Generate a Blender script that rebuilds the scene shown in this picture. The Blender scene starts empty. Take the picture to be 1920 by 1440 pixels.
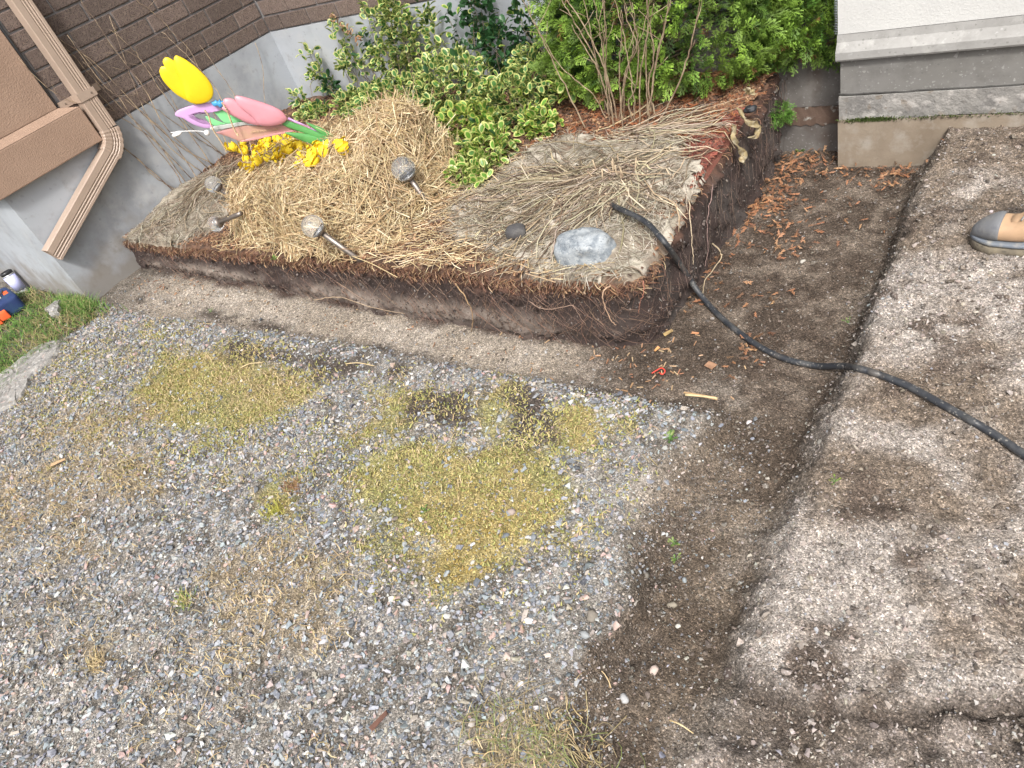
import bpy, bmesh, math, random
import numpy as np
from mathutils import Vector, Matrix
random.seed(7); rng = np.random.default_rng(11)
S = bpy.context.scene
C = S.collection

# ------------------------------------------------------------------ camera
FPX = 1328.62
RW = np.array([[0.80286698, 0.16641633, -0.5724598],
               [0.51753661, -0.67118585, 0.53072159],
               [-0.29590618, -0.72236774, -0.6249995]])
_u, _s, _v = np.linalg.svd(RW); RW = _u @ _v
CH = 1.5
cd = bpy.data.cameras.new('camera'); cam = bpy.data.objects.new('camera', cd); C.objects.link(cam)
cd.sensor_width = 36; cd.lens = FPX / 1920 * 36; cd.clip_start = 0.05; cd.clip_end = 400
M = np.eye(4); M[:3, 0] = RW[:, 0]; M[:3, 1] = -RW[:, 1]; M[:3, 2] = -RW[:, 2]; M[2, 3] = CH
cam.matrix_world = Matrix([list(r) for r in M]); S.camera = cam
S.render.resolution_x = 1024; S.render.resolution_y = 768

# ------------------------------------------------------------------ world, sun, exposure
SUN_EL, SUN_AZ = 50, 146      # azimuth measured clockwise from +Y
w = bpy.data.worlds.new('World'); S.world = w; w.use_nodes = True
nt = w.node_tree; bg = nt.nodes['Background']
sky = nt.nodes.new('ShaderNodeTexSky'); sky.sky_type = 'NISHITA'; sky.sun_disc = False
sky.sun_elevation = math.radians(SUN_EL); sky.sun_rotation = math.radians(SUN_AZ)
sky.dust_density = 6; sky.air_density = 1.0; sky.ozone_density = 1.0
hs = nt.nodes.new('ShaderNodeHueSaturation'); hs.inputs['Saturation'].default_value = 0.35
nt.links.new(sky.outputs[0], hs.inputs['Color']); nt.links.new(hs.outputs[0], bg.inputs[0])
bg.inputs[1].default_value = 0.15
sd = bpy.data.lights.new('sun', 'SUN'); sun = bpy.data.objects.new('sun', sd); C.objects.link(sun)
sd.energy = 2.2; sd.angle = math.radians(8); sd.color = (1.0, 0.96, 0.9)
_az = math.radians(SUN_AZ); _el = math.radians(SUN_EL)
_d = Vector((math.sin(_az) * math.cos(_el), math.cos(_az) * math.cos(_el), math.sin(_el)))
sun.rotation_euler = _d.to_track_quat('Z', 'Y').to_euler()
S.view_settings.view_transform = 'Standard'; S.view_settings.look = 'None'
S.view_settings.gamma = 1; S.view_settings.exposure = 0.56
S.view_settings.use_curve_mapping = False

# ------------------------------------------------------------------ measuring helpers (survey of the place from the photograph)
def rayv(x, y): return RW @ np.array([x - 960, y - 720, FPX])
def at(x, y, z=0.0):                       # the point of a horizontal plane seen at a pixel
    v = rayv(x, y); t = (z - CH) / v[2]; return np.array([v[0] * t, v[1] * t, z])
def atx(x, y, X):                          # the same on the plane x = X
    v = rayv(x, y); t = X / v[0]; return np.array([X, v[1] * t, CH + v[2] * t])
def aty(x, y, Y):
    v = rayv(x, y); t = Y / v[1]; return np.array([v[0] * t, Y, CH + v[2] * t])
def atplane(x, y, p0, n):
    v = rayv(x, y); o = np.array([0, 0, CH]); t = np.dot(p0 - o, n) / np.dot(v, n); return o + v * t
X1, Y2, Y3, YA = -4.459, 3.297, 2.887, 1.255   # wall planes

# ------------------------------------------------------------------ noise
def _h(i, j, s):
    n = (i.astype(np.int64) * 374761393 + j.astype(np.int64) * 668265263 + s * 1274126177) & 0xffffffff
    n = ((n ^ (n >> 13)) * 1274126177) & 0xffffffff
    return ((n ^ (n >> 16)) & 0xffff) / 65535.0
def vn(x, y, f, s=0):
    x = np.asarray(x, float) * f; y = np.asarray(y, float) * f
    i = np.floor(x); j = np.floor(y); u = x - i; v = y - j
    u = u * u * (3 - 2 * u); v = v * v * (3 - 2 * v)
    a = _h(i, j, s); b = _h(i + 1, j, s); c = _h(i, j + 1, s); d = _h(i + 1, j + 1, s)
    return (a * (1 - u) + b * u) * (1 - v) + (c * (1 - u) + d * u) * v
def fbm(x, y, f, s=0, o=4):
    r = 0; a = .5; t = 0
    for k in range(o): r = r + a * vn(x, y, f * 2 ** k, s + 17 * k); t += a; a *= .55
    return r / t                            # 0..1
def sm(a, b, x): t = np.clip((x - a) / (b - a), 0, 1); return t * t * (3 - 2 * t)

def sdp(x, y, poly):                        # signed distance to a polygon, negative inside
    P = np.asarray(poly, float)[:, :2]; x = np.asarray(x, float); y = np.asarray(y, float)
    d = np.full(x.shape, 1e9); ins = np.zeros(x.shape, bool)
    for k in range(len(P)):
        a = P[k]; b = P[(k + 1) % len(P)]; e = b - a
        wx = x - a[0]; wy = y - a[1]
        t = np.clip((wx * e[0] + wy * e[1]) / (e @ e), 0, 1)
        d = np.minimum(d, (wx - e[0] * t) ** 2 + (wy - e[1] * t) ** 2)
        c = ((a[1] > y) != (b[1] > y)) & (x < (b[0] - a[0]) * (y - a[1]) / (b[1] - a[1] + 1e-12) + a[0])
        ins ^= c
    d = np.sqrt(d); return np.where(ins, -d, d)
def patch(x, y, polys, soft=.05, wob=.08, s=3):
    m = np.zeros(np.shape(x))
    n = (fbm(x, y, 9, s) - .5) * 2 * wob
    for p in polys: m = np.maximum(m, sm(soft, -soft, sdp(x, y, p) + n))
    return m
def gp(*pts, z=0): return [at(a, b, z)[:2] for a, b in pts]

MOSS = [gp((650, 900), (720, 840), (860, 820), (960, 830), (1060, 870), (1090, 920), (1020, 1000), (960, 1060), (900, 1095), (820, 1090), (770, 1040), (700, 970)),
        gp((890, 720), (950, 720), (965, 800), (950, 840), (890, 830), (880, 790)), gp((1030, 775), (1150, 770), (1140, 850), (1050, 865)),
        gp((700, 735), (785, 740), (770, 810), (670, 830)), gp((330, 650), (500, 670), (590, 730), (480, 800), (330, 815), (250, 740)),
        gp((495, 925), (540, 925), (545, 970), (500, 965)), gp((1010, 1010), (1090, 985), (1070, 1030), (1010, 1050))]
DRY = [gp((0, 880), (60, 870), (60, 990), (0, 1010)), gp((370, 1080), (560, 1000), (650, 1090), (600, 1210), (400, 1200)), gp((110, 930), (190, 900), (180, 1040), (120, 1045)),
       gp((60, 780), (200, 750), (320, 760), (150, 870)), gp((900, 1370), (1110, 1360), (1115, 1470), (880, 1470)), gp((165, 1210), (200, 1205), (195, 1275), (170, 1275)),
       gp((400, 690), (520, 680), (560, 740), (440, 760)), gp((60, 860), (260, 840), (300, 930), (90, 960))]
SOILSPOT = [gp((770, 745), (890, 725), (900, 800), (790, 830)), gp((955, 735), (1025, 730), (1030, 825), (970, 830)), gp((430, 640), (640, 665), (760, 700), (600, 705), (420, 670))]
FINE = [gp((1060, 900), (1130, 860), (1190, 900), (1180, 1050), (1100, 1000)), gp((1200, 960), (1230, 1010), (1140, 1180), (1120, 1460), (930, 1460), (960, 1280), (1090, 1120))]
LITE = [gp((1340, 950), (1440, 965), (1560, 930), (1540, 1040), (1470, 1075), (1380, 1040), z=-.05), gp((1230, 1350), (1420, 1270), (1560, 1320), (1620, 1460), (1230, 1480), z=-.04), gp((1290, 690), (1380, 700), (1370, 740), (1290, 735), z=-.06)]
DARK = [gp((1390, 790), (1560, 760), (1555, 880), (1500, 940), (1380, 930), z=-.06), gp((1130, 1180), (1230, 1100), (1230, 1250), (1200, 1480), (1120, 1480), z=-.02), gp((1100, 640), (1360, 600), (1390, 690), (1280, 720), (1130, 690), z=-.06)]
GRASS = [gp((-200, 700), (-40, 560), (60, 545), (165, 560), (190, 590), (120, 640), (40, 700), (-40, 790))]

def bank_top(x, y):
    z = .165 + .055 * sm(1.55, 2.2, y) + .03 * sm(2.2, 3.2, y) + .03 * sm(-3.6, -1.2, x)
    return z + (fbm(x, y, 5, 31) - .5) * .05 + (fbm(x, y, 22, 35, 3) - .5) * .018
def edge_y(x): return 1.628 + (fbm(x, x * 0, 2.2, 51) - .5) * .05
def west_edge(y): return -.69 + .03 * np.exp(-((y - .62) / .2) ** 2) + .16 * sm(.45, .2, y) + .05 * sm(1.1, 1.35, y)
def west_soft(y): return .008 + .075 * sm(.62, .95, y)
def crack_y(x): return .665 + .04 * np.sin(x * 9 + 1) + .10 * sm(-.1, .2, x) + (fbm(x, x * 0, 9, 67) - .5) * .09
def ground_h(x, y):
    x = np.asarray(x, float); y = np.asarray(y, float)
    n1 = fbm(x, y, 3, 1) - .5; n2 = fbm(x, y, 14, 5) - .5; n3 = fbm(x, y, 45, 8, 3) - .5
    drive = n1 * .02 + n2 * .012 + n3 * .006
    right = .012 + .055 * sm(.6, 2.9, y) + n1 * .03 + n2 * .036 + n3 * .026
    floor = -.088 + .055 * sm(-1.5, -4.3, x) + n1 * .012 + n2 * .016 + n3 * .009
    wv = (fbm(x, y, 4, 61) - .5) * .07
    ye = 1.32 + .05 * sm(-3.5, -1.2, x) - .05 * sm(-2.5, -4.4, x)
    t1 = sm(ye - .10, ye + .06, y + wv)
    xw = west_edge(y) + (fbm(x, y, 11, 69) - .5) * .08; ws = west_soft(y); xe = -.40 + .03 * sm(1.5, .6, y)
    t2 = sm(xw - ws * 1.3, xw + .035, x + wv * .6) * (1 - .45 * sm(.95, .35, y))
    cut = np.maximum(t1, t2)
    z = drive * (1 - cut) + floor * cut
    z += .014 * np.exp(-((x - xw + .09) / .05) ** 2) * sm(1.35, .9, y)      # small berm beside the trench
    clod = np.clip(fbm(x, y, 13, 85, 3) - .5, 0, 1)
    z += .09 * clod * np.exp(-((x - xw - .04) / .09) ** 2) * sm(1.4, 1.1, y)
    ew = wv * .8 + (fbm(x, y, 18, 65) - .5) * .05; r = sm(xe - .05 - .055 * sm(1.6, 1.2, y) + ew, xe + .045 + ew, x)
    low = sm(.018, -.018, y - crack_y(x)) * sm(.55, .2, x)
    right = right * (1 - low) + (-.032 + n1 * .03 + n2 * .05 + n3 * .03 + .10 * clod) * low
    z = z * (1 - r) + right * r
    return z - .024 * np.exp(-((y - crack_y(x) + .012) / .012) ** 2) * r * sm(.5, .2, x) * sm(.42, .6, fbm(x, x * 0 + 2, 4, 89))

# ------------------------------------------------------------------ mesh building
def mesh_np(name, V, F, col=None, smooth=False):     # F: (n,k) int array or list of such
    me = bpy.data.meshes.new(name)
    V = np.ascontiguousarray(V, np.float32)
    Fs = F if isinstance(F, list) else [F]
    tot = sum(f.size for f in Fs); nf = sum(len(f) for f in Fs)
    me.vertices.add(len(V)); me.vertices.foreach_set('co', V.ravel())
    me.loops.add(tot); me.loops.foreach_set('vertex_index', np.concatenate([f.ravel() for f in Fs]).astype(np.int32))
    me.polygons.add(nf)
    st = []; o = 0
    for f in Fs: st.append(o + np.arange(len(f)) * f.shape[1]); o += f.size
    me.polygons.foreach_set('loop_start', np.concatenate(st).astype(np.int32))
    me.update(calc_edges=True)
    me.polygons.foreach_set('use_smooth', np.full(nf, smooth))
    if col is not None:
        a = me.color_attributes.new('Col', 'FLOAT_COLOR', 'POINT')
        c = np.ones((len(V), 4), np.float32); c[:, :col.shape[1]] = col
        a.data.foreach_set('color', c.ravel())
    return me
def put(name, me, mat=None, parent=None, **props):
    o = bpy.data.objects.new(name, me); C.objects.link(o)
    if mat is not None and me is not None and not me.materials:
        for m_ in (mat if isinstance(mat, (list, tuple)) else [mat]): me.materials.append(m_)
    if parent is not None: o.parent = parent
    for k, v in props.items(): o[k] = v
    return o
def thing(name, label, cat, loc=(0, 0, 0), group=None, rot=None):
    o = bpy.data.objects.new(name, None); C.objects.link(o); o.empty_display_size = .05
    o.location = Vector([float(v) for v in loc]); o['label'] = label; o['category'] = cat
    if group: o['group'] = group
    if rot: o.rotation_euler = rot
    return o
def tag(o, label, cat, group=None):
    o['label'] = label; o['category'] = cat
    if group: o['group'] = group
    return o
def local(o, V):                                      # world points to a thing's own axes
    V = np.asarray(V, float); return V - np.array(o.location)

def tubes(P, R, sides=3, flat=None):
    """P (N,K,3) polylines, R (N,) or (N,K) radii -> V, F. flat: thickness ratio for ribbons"""
    P = np.asarray(P, float); N, K, _ = P.shape
    R = np.asarray(R, float); R = np.repeat(R[:, None], K, 1) if R.ndim == 1 else R
    T = np.empty_like(P); T[:, 1:-1] = P[:, 2:] - P[:, :-2]; T[:, 0] = P[:, 1] - P[:, 0]; T[:, -1] = P[:, -1] - P[:, -2]
    T /= np.linalg.norm(T, axis=2, keepdims=True) + 1e-9
    up = np.zeros_like(T); up[..., 2] = 1; par = np.abs(T[..., 2]) > .9; up[par] = (1, 0, 0)
    if K > 2: up = np.where((np.abs(T[:, :1, 2]) > .9)[..., None], np.array([1., 0, 0]), np.array([0, 0, 1.])) * np.ones_like(T)
    A = np.cross(T, up); A /= np.linalg.norm(A, axis=2, keepdims=True) + 1e-9
    B = np.cross(A, T)
    fl = 1.0 if flat is None else flat
    rings = []
    for s in range(sides):
        a = 2 * math.pi * s / sides
        rings.append(P + (A * math.cos(a) + B * math.sin(a) * fl) * R[..., None])
    V = np.stack(rings, 2).reshape(-1, 3)             # N,K,sides
    idx = np.arange(N * K * sides).reshape(N, K, sides)
    F = []
    for s in range(sides if sides > 2 else 1):
        s2 = (s + 1) % sides
        F.append(np.stack([idx[:, :-1, s], idx[:, :-1, s2], idx[:, 1:, s2], idx[:, 1:, s]], -1).reshape(-1, 4))
    return V, np.concatenate(F)
def tube_obj(name, P, R, mat, parent=None, sides=8, col=None, smooth=True, **props):
    P = np.asarray(P, float)
    if P.ndim == 2: P = P[None]
    R = np.full(P.shape[:2], R) if np.isscalar(R) else np.asarray(R, float)
    if R.ndim == 1 and len(R) == P.shape[1] and P.shape[0] == 1: R = R[None]
    V, F = tubes(P, R, sides)
    if parent is not None: V = local(parent, V)
    Fs = [F]
    if sides > 2:
        n, k = P.shape[:2]; idx = np.arange(n * k * sides).reshape(n, k, sides)
        Fs.append(idx[:, 0, ::-1].reshape(n, sides)); Fs.append(idx[:, -1].reshape(n, sides))
    return put(name, mesh_np(name, V, Fs, col=(np.repeat(col, P.shape[1] * sides, 0) if col is not None else None), smooth=smooth), mat, parent, **props)
def spline(pts, n):                                   # Catmull-Rom through points
    P = np.asarray(pts, float); Q = np.vstack([2 * P[0] - P[1], P, 2 * P[-1] - P[-2]]); out = []
    m = len(P) - 1
    for t in np.linspace(0, m - 1e-6, n):
        i = int(t); u = t - i; a, b, c, d = Q[i:i + 4]
        out.append(.5 * ((2 * b) + (-a + c) * u + (2 * a - 5 * b + 4 * c - d) * u * u + (-a + 3 * b - 3 * c + d) * u ** 3))
    return np.array(out)
def rotm(n, tilt=None, r=rng):                        # n random rotation matrices (tilt: max angle from level)
    q = r.normal(size=(n, 4))
    if tilt is None:
        q /= np.linalg.norm(q, axis=1, keepdims=True); w_, x, y, z = q.T
        return np.stack([1 - 2 * (y * y + z * z), 2 * (x * y - z * w_), 2 * (x * z + y * w_), 2 * (x * y + z * w_), 1 - 2 * (x * x + z * z), 2 * (y * z - x * w_), 2 * (x * z - y * w_), 2 * (y * z + x * w_), 1 - 2 * (x * x + y * y)], -1).reshape(n, 3, 3)
    a = r.uniform(0, 2 * math.pi, n); t = r.uniform(0, tilt, n); b = r.uniform(0, 2 * math.pi, n)
    ca, sa = np.cos(a), np.sin(a); Z = np.zeros(n); O = np.ones(n)
    R1 = np.stack([ca, -sa, Z, sa, ca, Z, Z, Z, O], -1).reshape(n, 3, 3)
    kx, ky = np.cos(b), np.sin(b); ct, st = np.cos(t), np.sin(t)
    R2 = np.stack([ct + kx * kx * (1 - ct), kx * ky * (1 - ct), ky * st, kx * ky * (1 - ct), ct + ky * ky * (1 - ct), -kx * st, -ky * st, kx * st, ct], -1).reshape(n, 3, 3)
    return R2 @ R1
def frames(D, roll=None):                             # matrices whose local Y axis points along D
    D = D / np.linalg.norm(D, axis=1, keepdims=True); n = len(D)
    u = np.tile([0, 0, 1.], (n, 1)); u[np.abs(D[:, 2]) > .95] = (1, 0, 0)
    A = np.cross(D, u); A /= np.linalg.norm(A, axis=1, keepdims=True); B = np.cross(A, D)
    if roll is not None:
        c, s = np.cos(roll)[:, None], np.sin(roll)[:, None]; A, B = A * c + B * s, B * c - A * s
    return np.stack([A, D, B], -1)
def scatter(tv, tf, pos, R, sc, tcol=None, col=None):
    """copies of one template: tv (v,3), tf (f,k); sc (n,) or (n,3)"""
    n = len(pos); sc = np.asarray(sc); sc = sc[:, None] if sc.ndim == 1 else sc
    V = np.einsum('nij,nvj->nvi', R, tv[None] * sc[:, None, :]) + pos[:, None, :]
    F = (tf[None] + (np.arange(n) * len(tv))[:, None, None]).reshape(-1, tf.shape[1])
    if tcol is not None: c = (tcol[None] * col[:, None, :]).reshape(-1, 3) if col is not None else np.tile(tcol, (n, 1))
    elif col is not None: c = np.repeat(col, len(tv), 0)
    else: c = None
    return V.reshape(-1, 3), F, c
class Bag:                                            # collects scattered pieces into one mesh
    def __init__(s): s.V = []; s.F = []; s.c = []; s.n = 0
    def add(s, V, F, c):
        s.V.append(V); s.F.append(F + s.n); s.c.append(c); s.n += len(V)
    def mesh(s, name, smooth=False):
        ks = sorted({f.shape[1] for f in s.F})
        return mesh_np(name, np.concatenate(s.V), [np.concatenate([f for f in s.F if f.shape[1] == k]) for k in ks], np.concatenate(s.c), smooth)
def pick(pal, n, jit=.15, p=None):
    pal = np.array(pal, float); c = pal[rng.choice(len(pal), n, p=p)]
    return np.clip(c * rng.uniform(1 - jit, 1 + jit, (n, 1)) * rng.uniform(1 - jit * .25, 1 + jit * .25, (n, 3)), 0, 1)
def box_bm(bm, x0, x1, y0, y1, z0, z1):
    vs = [bm.verts.new(p) for p in ((x0, y0, z0), (x1, y0, z0), (x1, y1, z0), (x0, y1, z0), (x0, y0, z1), (x1, y0, z1), (x1, y1, z1), (x0, y1, z1))]
    for f in ((0, 3, 2, 1), (4, 5, 6, 7), (0, 1, 5, 4), (1, 2, 6, 5), (2, 3, 7, 6), (3, 0, 4, 7)): bm.faces.new([vs[i] for i in f])
def bm_obj(name, bm, mat, parent=None, bevel=0, smooth=False, **props):
    if bevel: bmesh.ops.bevel(bm, geom=bm.edges[:], offset=bevel, segments=2, affect='EDGES', profile=.6)
    me = bpy.data.meshes.new(name)
    if parent is not None: bmesh.ops.translate(bm, verts=bm.verts, vec=-parent.location)
    bmesh.ops.recalc_face_normals(bm, faces=bm.faces); bm.to_mesh(me); bm.free()
    for p in me.polygons: p.use_smooth = smooth
    return put(name, me, mat, parent, **props)
def box(name, x0, x1, y0, y1, z0, z1, mat, parent=None, bevel=0, **props):
    bm = bmesh.new(); box_bm(bm, x0, x1, y0, y1, z0, z1); return bm_obj(name, bm, mat, parent, bevel, **props)

# ------------------------------------------------------------------ materials
def mat(name, base=(.5, .5, .5), var=None, scale=8, detail=6, rough=.85, bump=0, bscale=60, metal=0, attr=False, speck=None, sub=0, trans=0, obj_rand=0, alpha=None, bdist=.002):
    m = bpy.data.materials.new(name); m.use_nodes = True; t = m.node_tree; L = t.links.new; N = t.nodes.new
    b = t.nodes['Principled BSDF']; b.inputs['Roughness'].default_value = rough; b.inputs['Metallic'].default_value = metal
    tc = N('ShaderNodeTexCoord'); co = tc.outputs['Object']
    if attr:
        a = N('ShaderNodeAttribute'); a.attribute_name = 'Col'; c = a.outputs['Color']
    else:
        a = N('ShaderNodeRGB'); a.outputs[0].default_value = (*base, 1); c = a.outputs[0]
    def mixc(c1, c2, fac, mode='MIX'):
        x = N('ShaderNodeMix'); x.data_type = 'RGBA'; x.blend_type = mode
        if isinstance(fac, (int, float)): x.inputs[0].default_value = fac
        else: L(fac, x.inputs[0])
        for s_, v in ((6, c1), (7, c2)):
            if isinstance(v, tuple): x.inputs[s_].default_value = (*v, 1)
            else: L(v, x.inputs[s_])
        return x.outputs[2]
    def noise(sc, det=6, ro=.6):
        n = N('ShaderNodeTexNoise'); n.inputs['Scale'].default_value = sc; n.inputs['Detail'].default_value = det; n.inputs['Roughness'].default_value = ro
        L(co, n.inputs['Vector']); return n.outputs['Fac']
    def ramp(f, a0, a1):
        r = N('ShaderNodeMapRange'); r.inputs['From Min'].default_value = a0; r.inputs['From Max'].default_value = a1; L(f, r.inputs['Value']); return r.outputs[0]
    if var is not None:
        for k, (v, sc, lo, hi) in enumerate(var): c = mixc(c, tuple(v), ramp(noise(sc, detail), lo, hi))
    if speck is not None:
        for v, sc, thr, amt in speck:
            vo = N('ShaderNodeTexVoronoi'); vo.inputs['Scale'].default_value = sc; L(co, vo.inputs['Vector'])
            sp = N('ShaderNodeSeparateColor'); L(vo.outputs['Color'], sp.inputs[0])
            g = ramp(sp.outputs[0], thr, thr + .05); mm = N('ShaderNodeMath'); mm.operation = 'MULTIPLY'; L(g, mm.inputs[0]); mm.inputs[1].default_value = amt
            c = mixc(c, tuple(v), mm.outputs[0])
    if obj_rand:
        oi = N('ShaderNodeObjectInfo'); r = N('ShaderNodeMapRange'); r.inputs['To Min'].default_value = 1 - obj_rand; r.inputs['To Max'].default_value = 1 + obj_rand; L(oi.outputs['Random'], r.inputs['Value'])
        cb = N('ShaderNodeCombineColor'); [L(r.outputs[0], cb.inputs[i]) for i in range(3)]
        c = mixc(c, cb.outputs[0], 1.0, 'MULTIPLY')
    L(c, b.inputs['Base Color'])
    if bump:
        bn = N('ShaderNodeBump'); bn.inputs['Strength'].default_value = bump; bn.inputs['Distance'].default_value = bdist
        L(noise(bscale, 4, .65), bn.inputs['Height']); L(bn.outputs[0], b.inputs['Normal'])
    if sub: 
        b.inputs['Subsurface Weight'].default_value = sub; b.inputs['Subsurface Radius'].default_value = (.01, .01, .005)
    if trans:
        tr = N('ShaderNodeBsdfTranslucent'); L(c, tr.inputs[0]); ms = N('ShaderNodeMixShader'); ms.inputs[0].default_value = trans
        L(b.outputs[0], ms.inputs[1]); L(tr.outputs[0], ms.inputs[2]); L(ms.outputs[0], t.nodes['Material Output'].inputs[0])
    return m

def ground_mat():
    m = bpy.data.materials.new('ground_grit'); m.use_nodes = True; t = m.node_tree; L = t.links.new; N = t.nodes.new
    b = t.nodes['Principled BSDF']; b.inputs['Roughness'].default_value = .95; b.inputs['Specular IOR Level'].default_value = .2
    a = N('ShaderNodeAttribute'); a.attribute_name = 'Col'
    tc = N('ShaderNodeTexCoord'); c = a.outputs['Color']; hts = []
    for sc, lo, hi, w_ in ((430, .5, 1.6, .5), (230, .5, 1.6, .75), (95, .7, 1.3, .7)):
        v = N('ShaderNodeTexVoronoi'); v.inputs['Scale'].default_value = sc; L(tc.outputs['Object'], v.inputs['Vector'])
        sp = N('ShaderNodeSeparateColor'); L(v.outputs['Color'], sp.inputs[0])
        r = N('ShaderNodeMapRange'); r.inputs['To Min'].default_value = lo; r.inputs['To Max'].default_value = hi; L(sp.outputs[0], r.inputs['Value'])
        pw = N('ShaderNodeMath'); pw.operation = 'POWER'; L(r.outputs[0], pw.inputs[0]); pw.inputs[1].default_value = 1.3
        mx = N('ShaderNodeMix'); mx.data_type = 'RGBA'; mx.blend_type = 'MULTIPLY'; mx.inputs[0].default_value = .85 * w_
        cb = N('ShaderNodeCombineColor'); [L(pw.outputs[0], cb.inputs[i]) for i in range(3)]
        L(c, mx.inputs[6]); L(cb.outputs[0], mx.inputs[7]); c = mx.outputs[2]
        hh = N('ShaderNodeMath'); hh.operation = 'MULTIPLY_ADD'; L(sp.outputs[1], hh.inputs[0]); hh.inputs[1].default_value = w_; 
        iv = N('ShaderNodeMath'); iv.operation = 'MULTIPLY'; L(v.outputs['Distance'], iv.inputs[0]); iv.inputs[1].default_value = -1.5 * w_; L(iv.outputs[0], hh.inputs[2]); hts.append(hh.outputs[0])
    ad0 = N('ShaderNodeMath'); ad0.operation = 'ADD'; L(hts[0], ad0.inputs[0]); L(hts[1], ad0.inputs[1])
    ad = N('ShaderNodeMath'); ad.operation = 'ADD'; L(ad0.outputs[0], ad.inputs[0]); L(hts[2], ad.inputs[1])
    for sc, thr, colr in ((330, .90, (2.6, 2.5, 2.4)), (240, .94, (2.0, 2.1, 2.3)), (300, .90, (.35, .33, .3))):
        v = N('ShaderNodeTexVoronoi'); v.inputs['Scale'].default_value = sc; L(tc.outputs['Object'], v.inputs['Vector']); sp = N('ShaderNodeSeparateColor'); L(v.outputs['Color'], sp.inputs[0])
        r = N('ShaderNodeMath'); r.operation = 'GREATER_THAN'; r.inputs[1].default_value = thr; L(sp.outputs[2], r.inputs[0]); r2 = N('ShaderNodeMath'); r2.operation = 'MULTIPLY'; r2.inputs[1].default_value = .5; L(r.outputs[0], r2.inputs[0])
        mx = N('ShaderNodeMix'); mx.data_type = 'RGBA'; mx.blend_type = 'MULTIPLY'; mx.clamp_result = False; L(r2.outputs[0], mx.inputs[0]); L(c, mx.inputs[6]); mx.inputs[7].default_value = (*colr, 1); c = mx.outputs[2]
    bn = N('ShaderNodeBump'); bn.inputs['Strength'].default_value = .7; bn.inputs['Distance'].default_value = .003; L(ad.outputs[0], bn.inputs['Height'])
    L(bn.outputs[0], b.inputs['Normal']); L(c, b.inputs['Base Color']); return m
M_ground = ground_mat()
M_stone = mat('crushed_stone', attr=True, rough=.8, speck=[((.5, .48, .46), 260, .86, .35), ((.05, .05, .055), 330, .88, .4)], bump=.3, bscale=300, bdist=.001)
M_fibre = mat('dry_plant_fibre', attr=True, rough=.75, trans=.15)
M_plain = mat('loose_matter', attr=True, rough=.9)
M_brick = mat('brown_brick', (.12, .088, .077), var=[((.185, .145, .122), 55, .45, .75), ((.03, .02, .018), 12, .58, .8)], speck=[((.25, .19, .145), 330, .88, .7), ((.025, .018, .016), 260, .86, .8)], rough=.9, bump=.6, bscale=220, obj_rand=.22)
M_mortar = mat('mortar', (.24, .23, .235), var=[((.13, .125, .125), 14, .4, .8)], rough=.95, bump=.5, bscale=160)
M_found = mat('parged_foundation', (.36, .385, .42), var=[((.25, .265, .29), 2.6, .42, .65), ((.42, .43, .445), 5, .5, .8), ((.22, .215, .2), 11, .6, .8), ((.2, .2, .195), 40, .66, .8)], speck=[((.12, .12, .12), 90, .975, .5)], rough=.9, bump=.25, bscale=45)
def splash(m, z1, z0, col):
    t = m.node_tree; b = t.nodes['Principled BSDF']; l = b.inputs['Base Color'].links[0]; src = l.from_socket; N = t.nodes.new; L = t.links.new
    tc = N('ShaderNodeTexCoord'); sp = N('ShaderNodeSeparateXYZ'); L(tc.outputs['Object'], sp.inputs[0]); no = N('ShaderNodeTexNoise'); no.inputs['Scale'].default_value = 9; no.inputs['Detail'].default_value = 8; L(tc.outputs['Object'], no.inputs['Vector'])
    ad = N('ShaderNodeMath'); ad.operation = 'MULTIPLY_ADD'; L(no.outputs[0], ad.inputs[0]); ad.inputs[1].default_value = -.55; L(sp.outputs[2], ad.inputs[2])
    r = N('ShaderNodeMapRange'); r.inputs['From Min'].default_value = z1 - .27; r.inputs['From Max'].default_value = z0 - .27; r.inputs['To Max'].default_value = .75; L(ad.outputs[0], r.inputs['Value'])
    mx = N('ShaderNodeMix'); mx.data_type = 'RGBA'; L(r.outputs[0], mx.inputs[0]); L(src, mx.inputs[6]); mx.inputs[7].default_value = (*col, 1); L(mx.outputs[2], b.inputs['Base Color'])
splash(M_found, .24, .02, (.19, .165, .135))
M_stucco = mat('taupe_stucco', (.335, .23, .17), var=[((.275, .185, .135), 4, .4, .8)], rough=.95, bump=.9, bscale=130, bdist=.004)
M_spout = mat('taupe_metal', (.395, .305, .245), var=[((.32, .245, .195), 6, .45, .8)], speck=[((.2, .15, .12), 150, .97, .4)], rough=.45)
M_spout_dark = mat('spout_inside', (.06, .045, .035), rough=.8)
M_screw = mat('screw_metal', (.35, .3, .26), rough=.4, metal=.8)

# ------------------------------------------------------------------ the ground (driveway, trench and compacted base cut out of one height field)
XA, XB, YA0, YB0, G = -6.2, 1.6, -1.2, 3.4, .0125
gx = np.arange(XA, XB + 1e-6, G); gy = np.arange(YA0, YB0 + 1e-6, G)
GX, GY = np.meshgrid(gx, gy)
GZ = ground_h(GX, GY)
def masks(x, y):
    wv = (fbm(x, y, 4, 61) - .5) * .07
    ye = 1.32 + .05 * sm(-3.5, -1.2, x) - .05 * sm(-2.5, -4.4, x)
    t1 = sm(ye - .10, ye + .02, y + wv); xw = west_edge(y) + (fbm(x, y, 11, 69) - .5) * .08; ws = west_soft(y); xe = -.40 + .03 * sm(1.5, .6, y)
    t2 = sm(xw - ws * 1.6, xw + .0, x + wv * .6)
    ew = wv * .8 + (fbm(x, y, 18, 65) - .5) * .05; r = sm(xe - .035 - .03 * sm(1.6, 1.2, y) + ew, xe + .045 + ew, x)
    tr = np.maximum(t1, t2) * (1 - r)
    return tr, r
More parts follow.
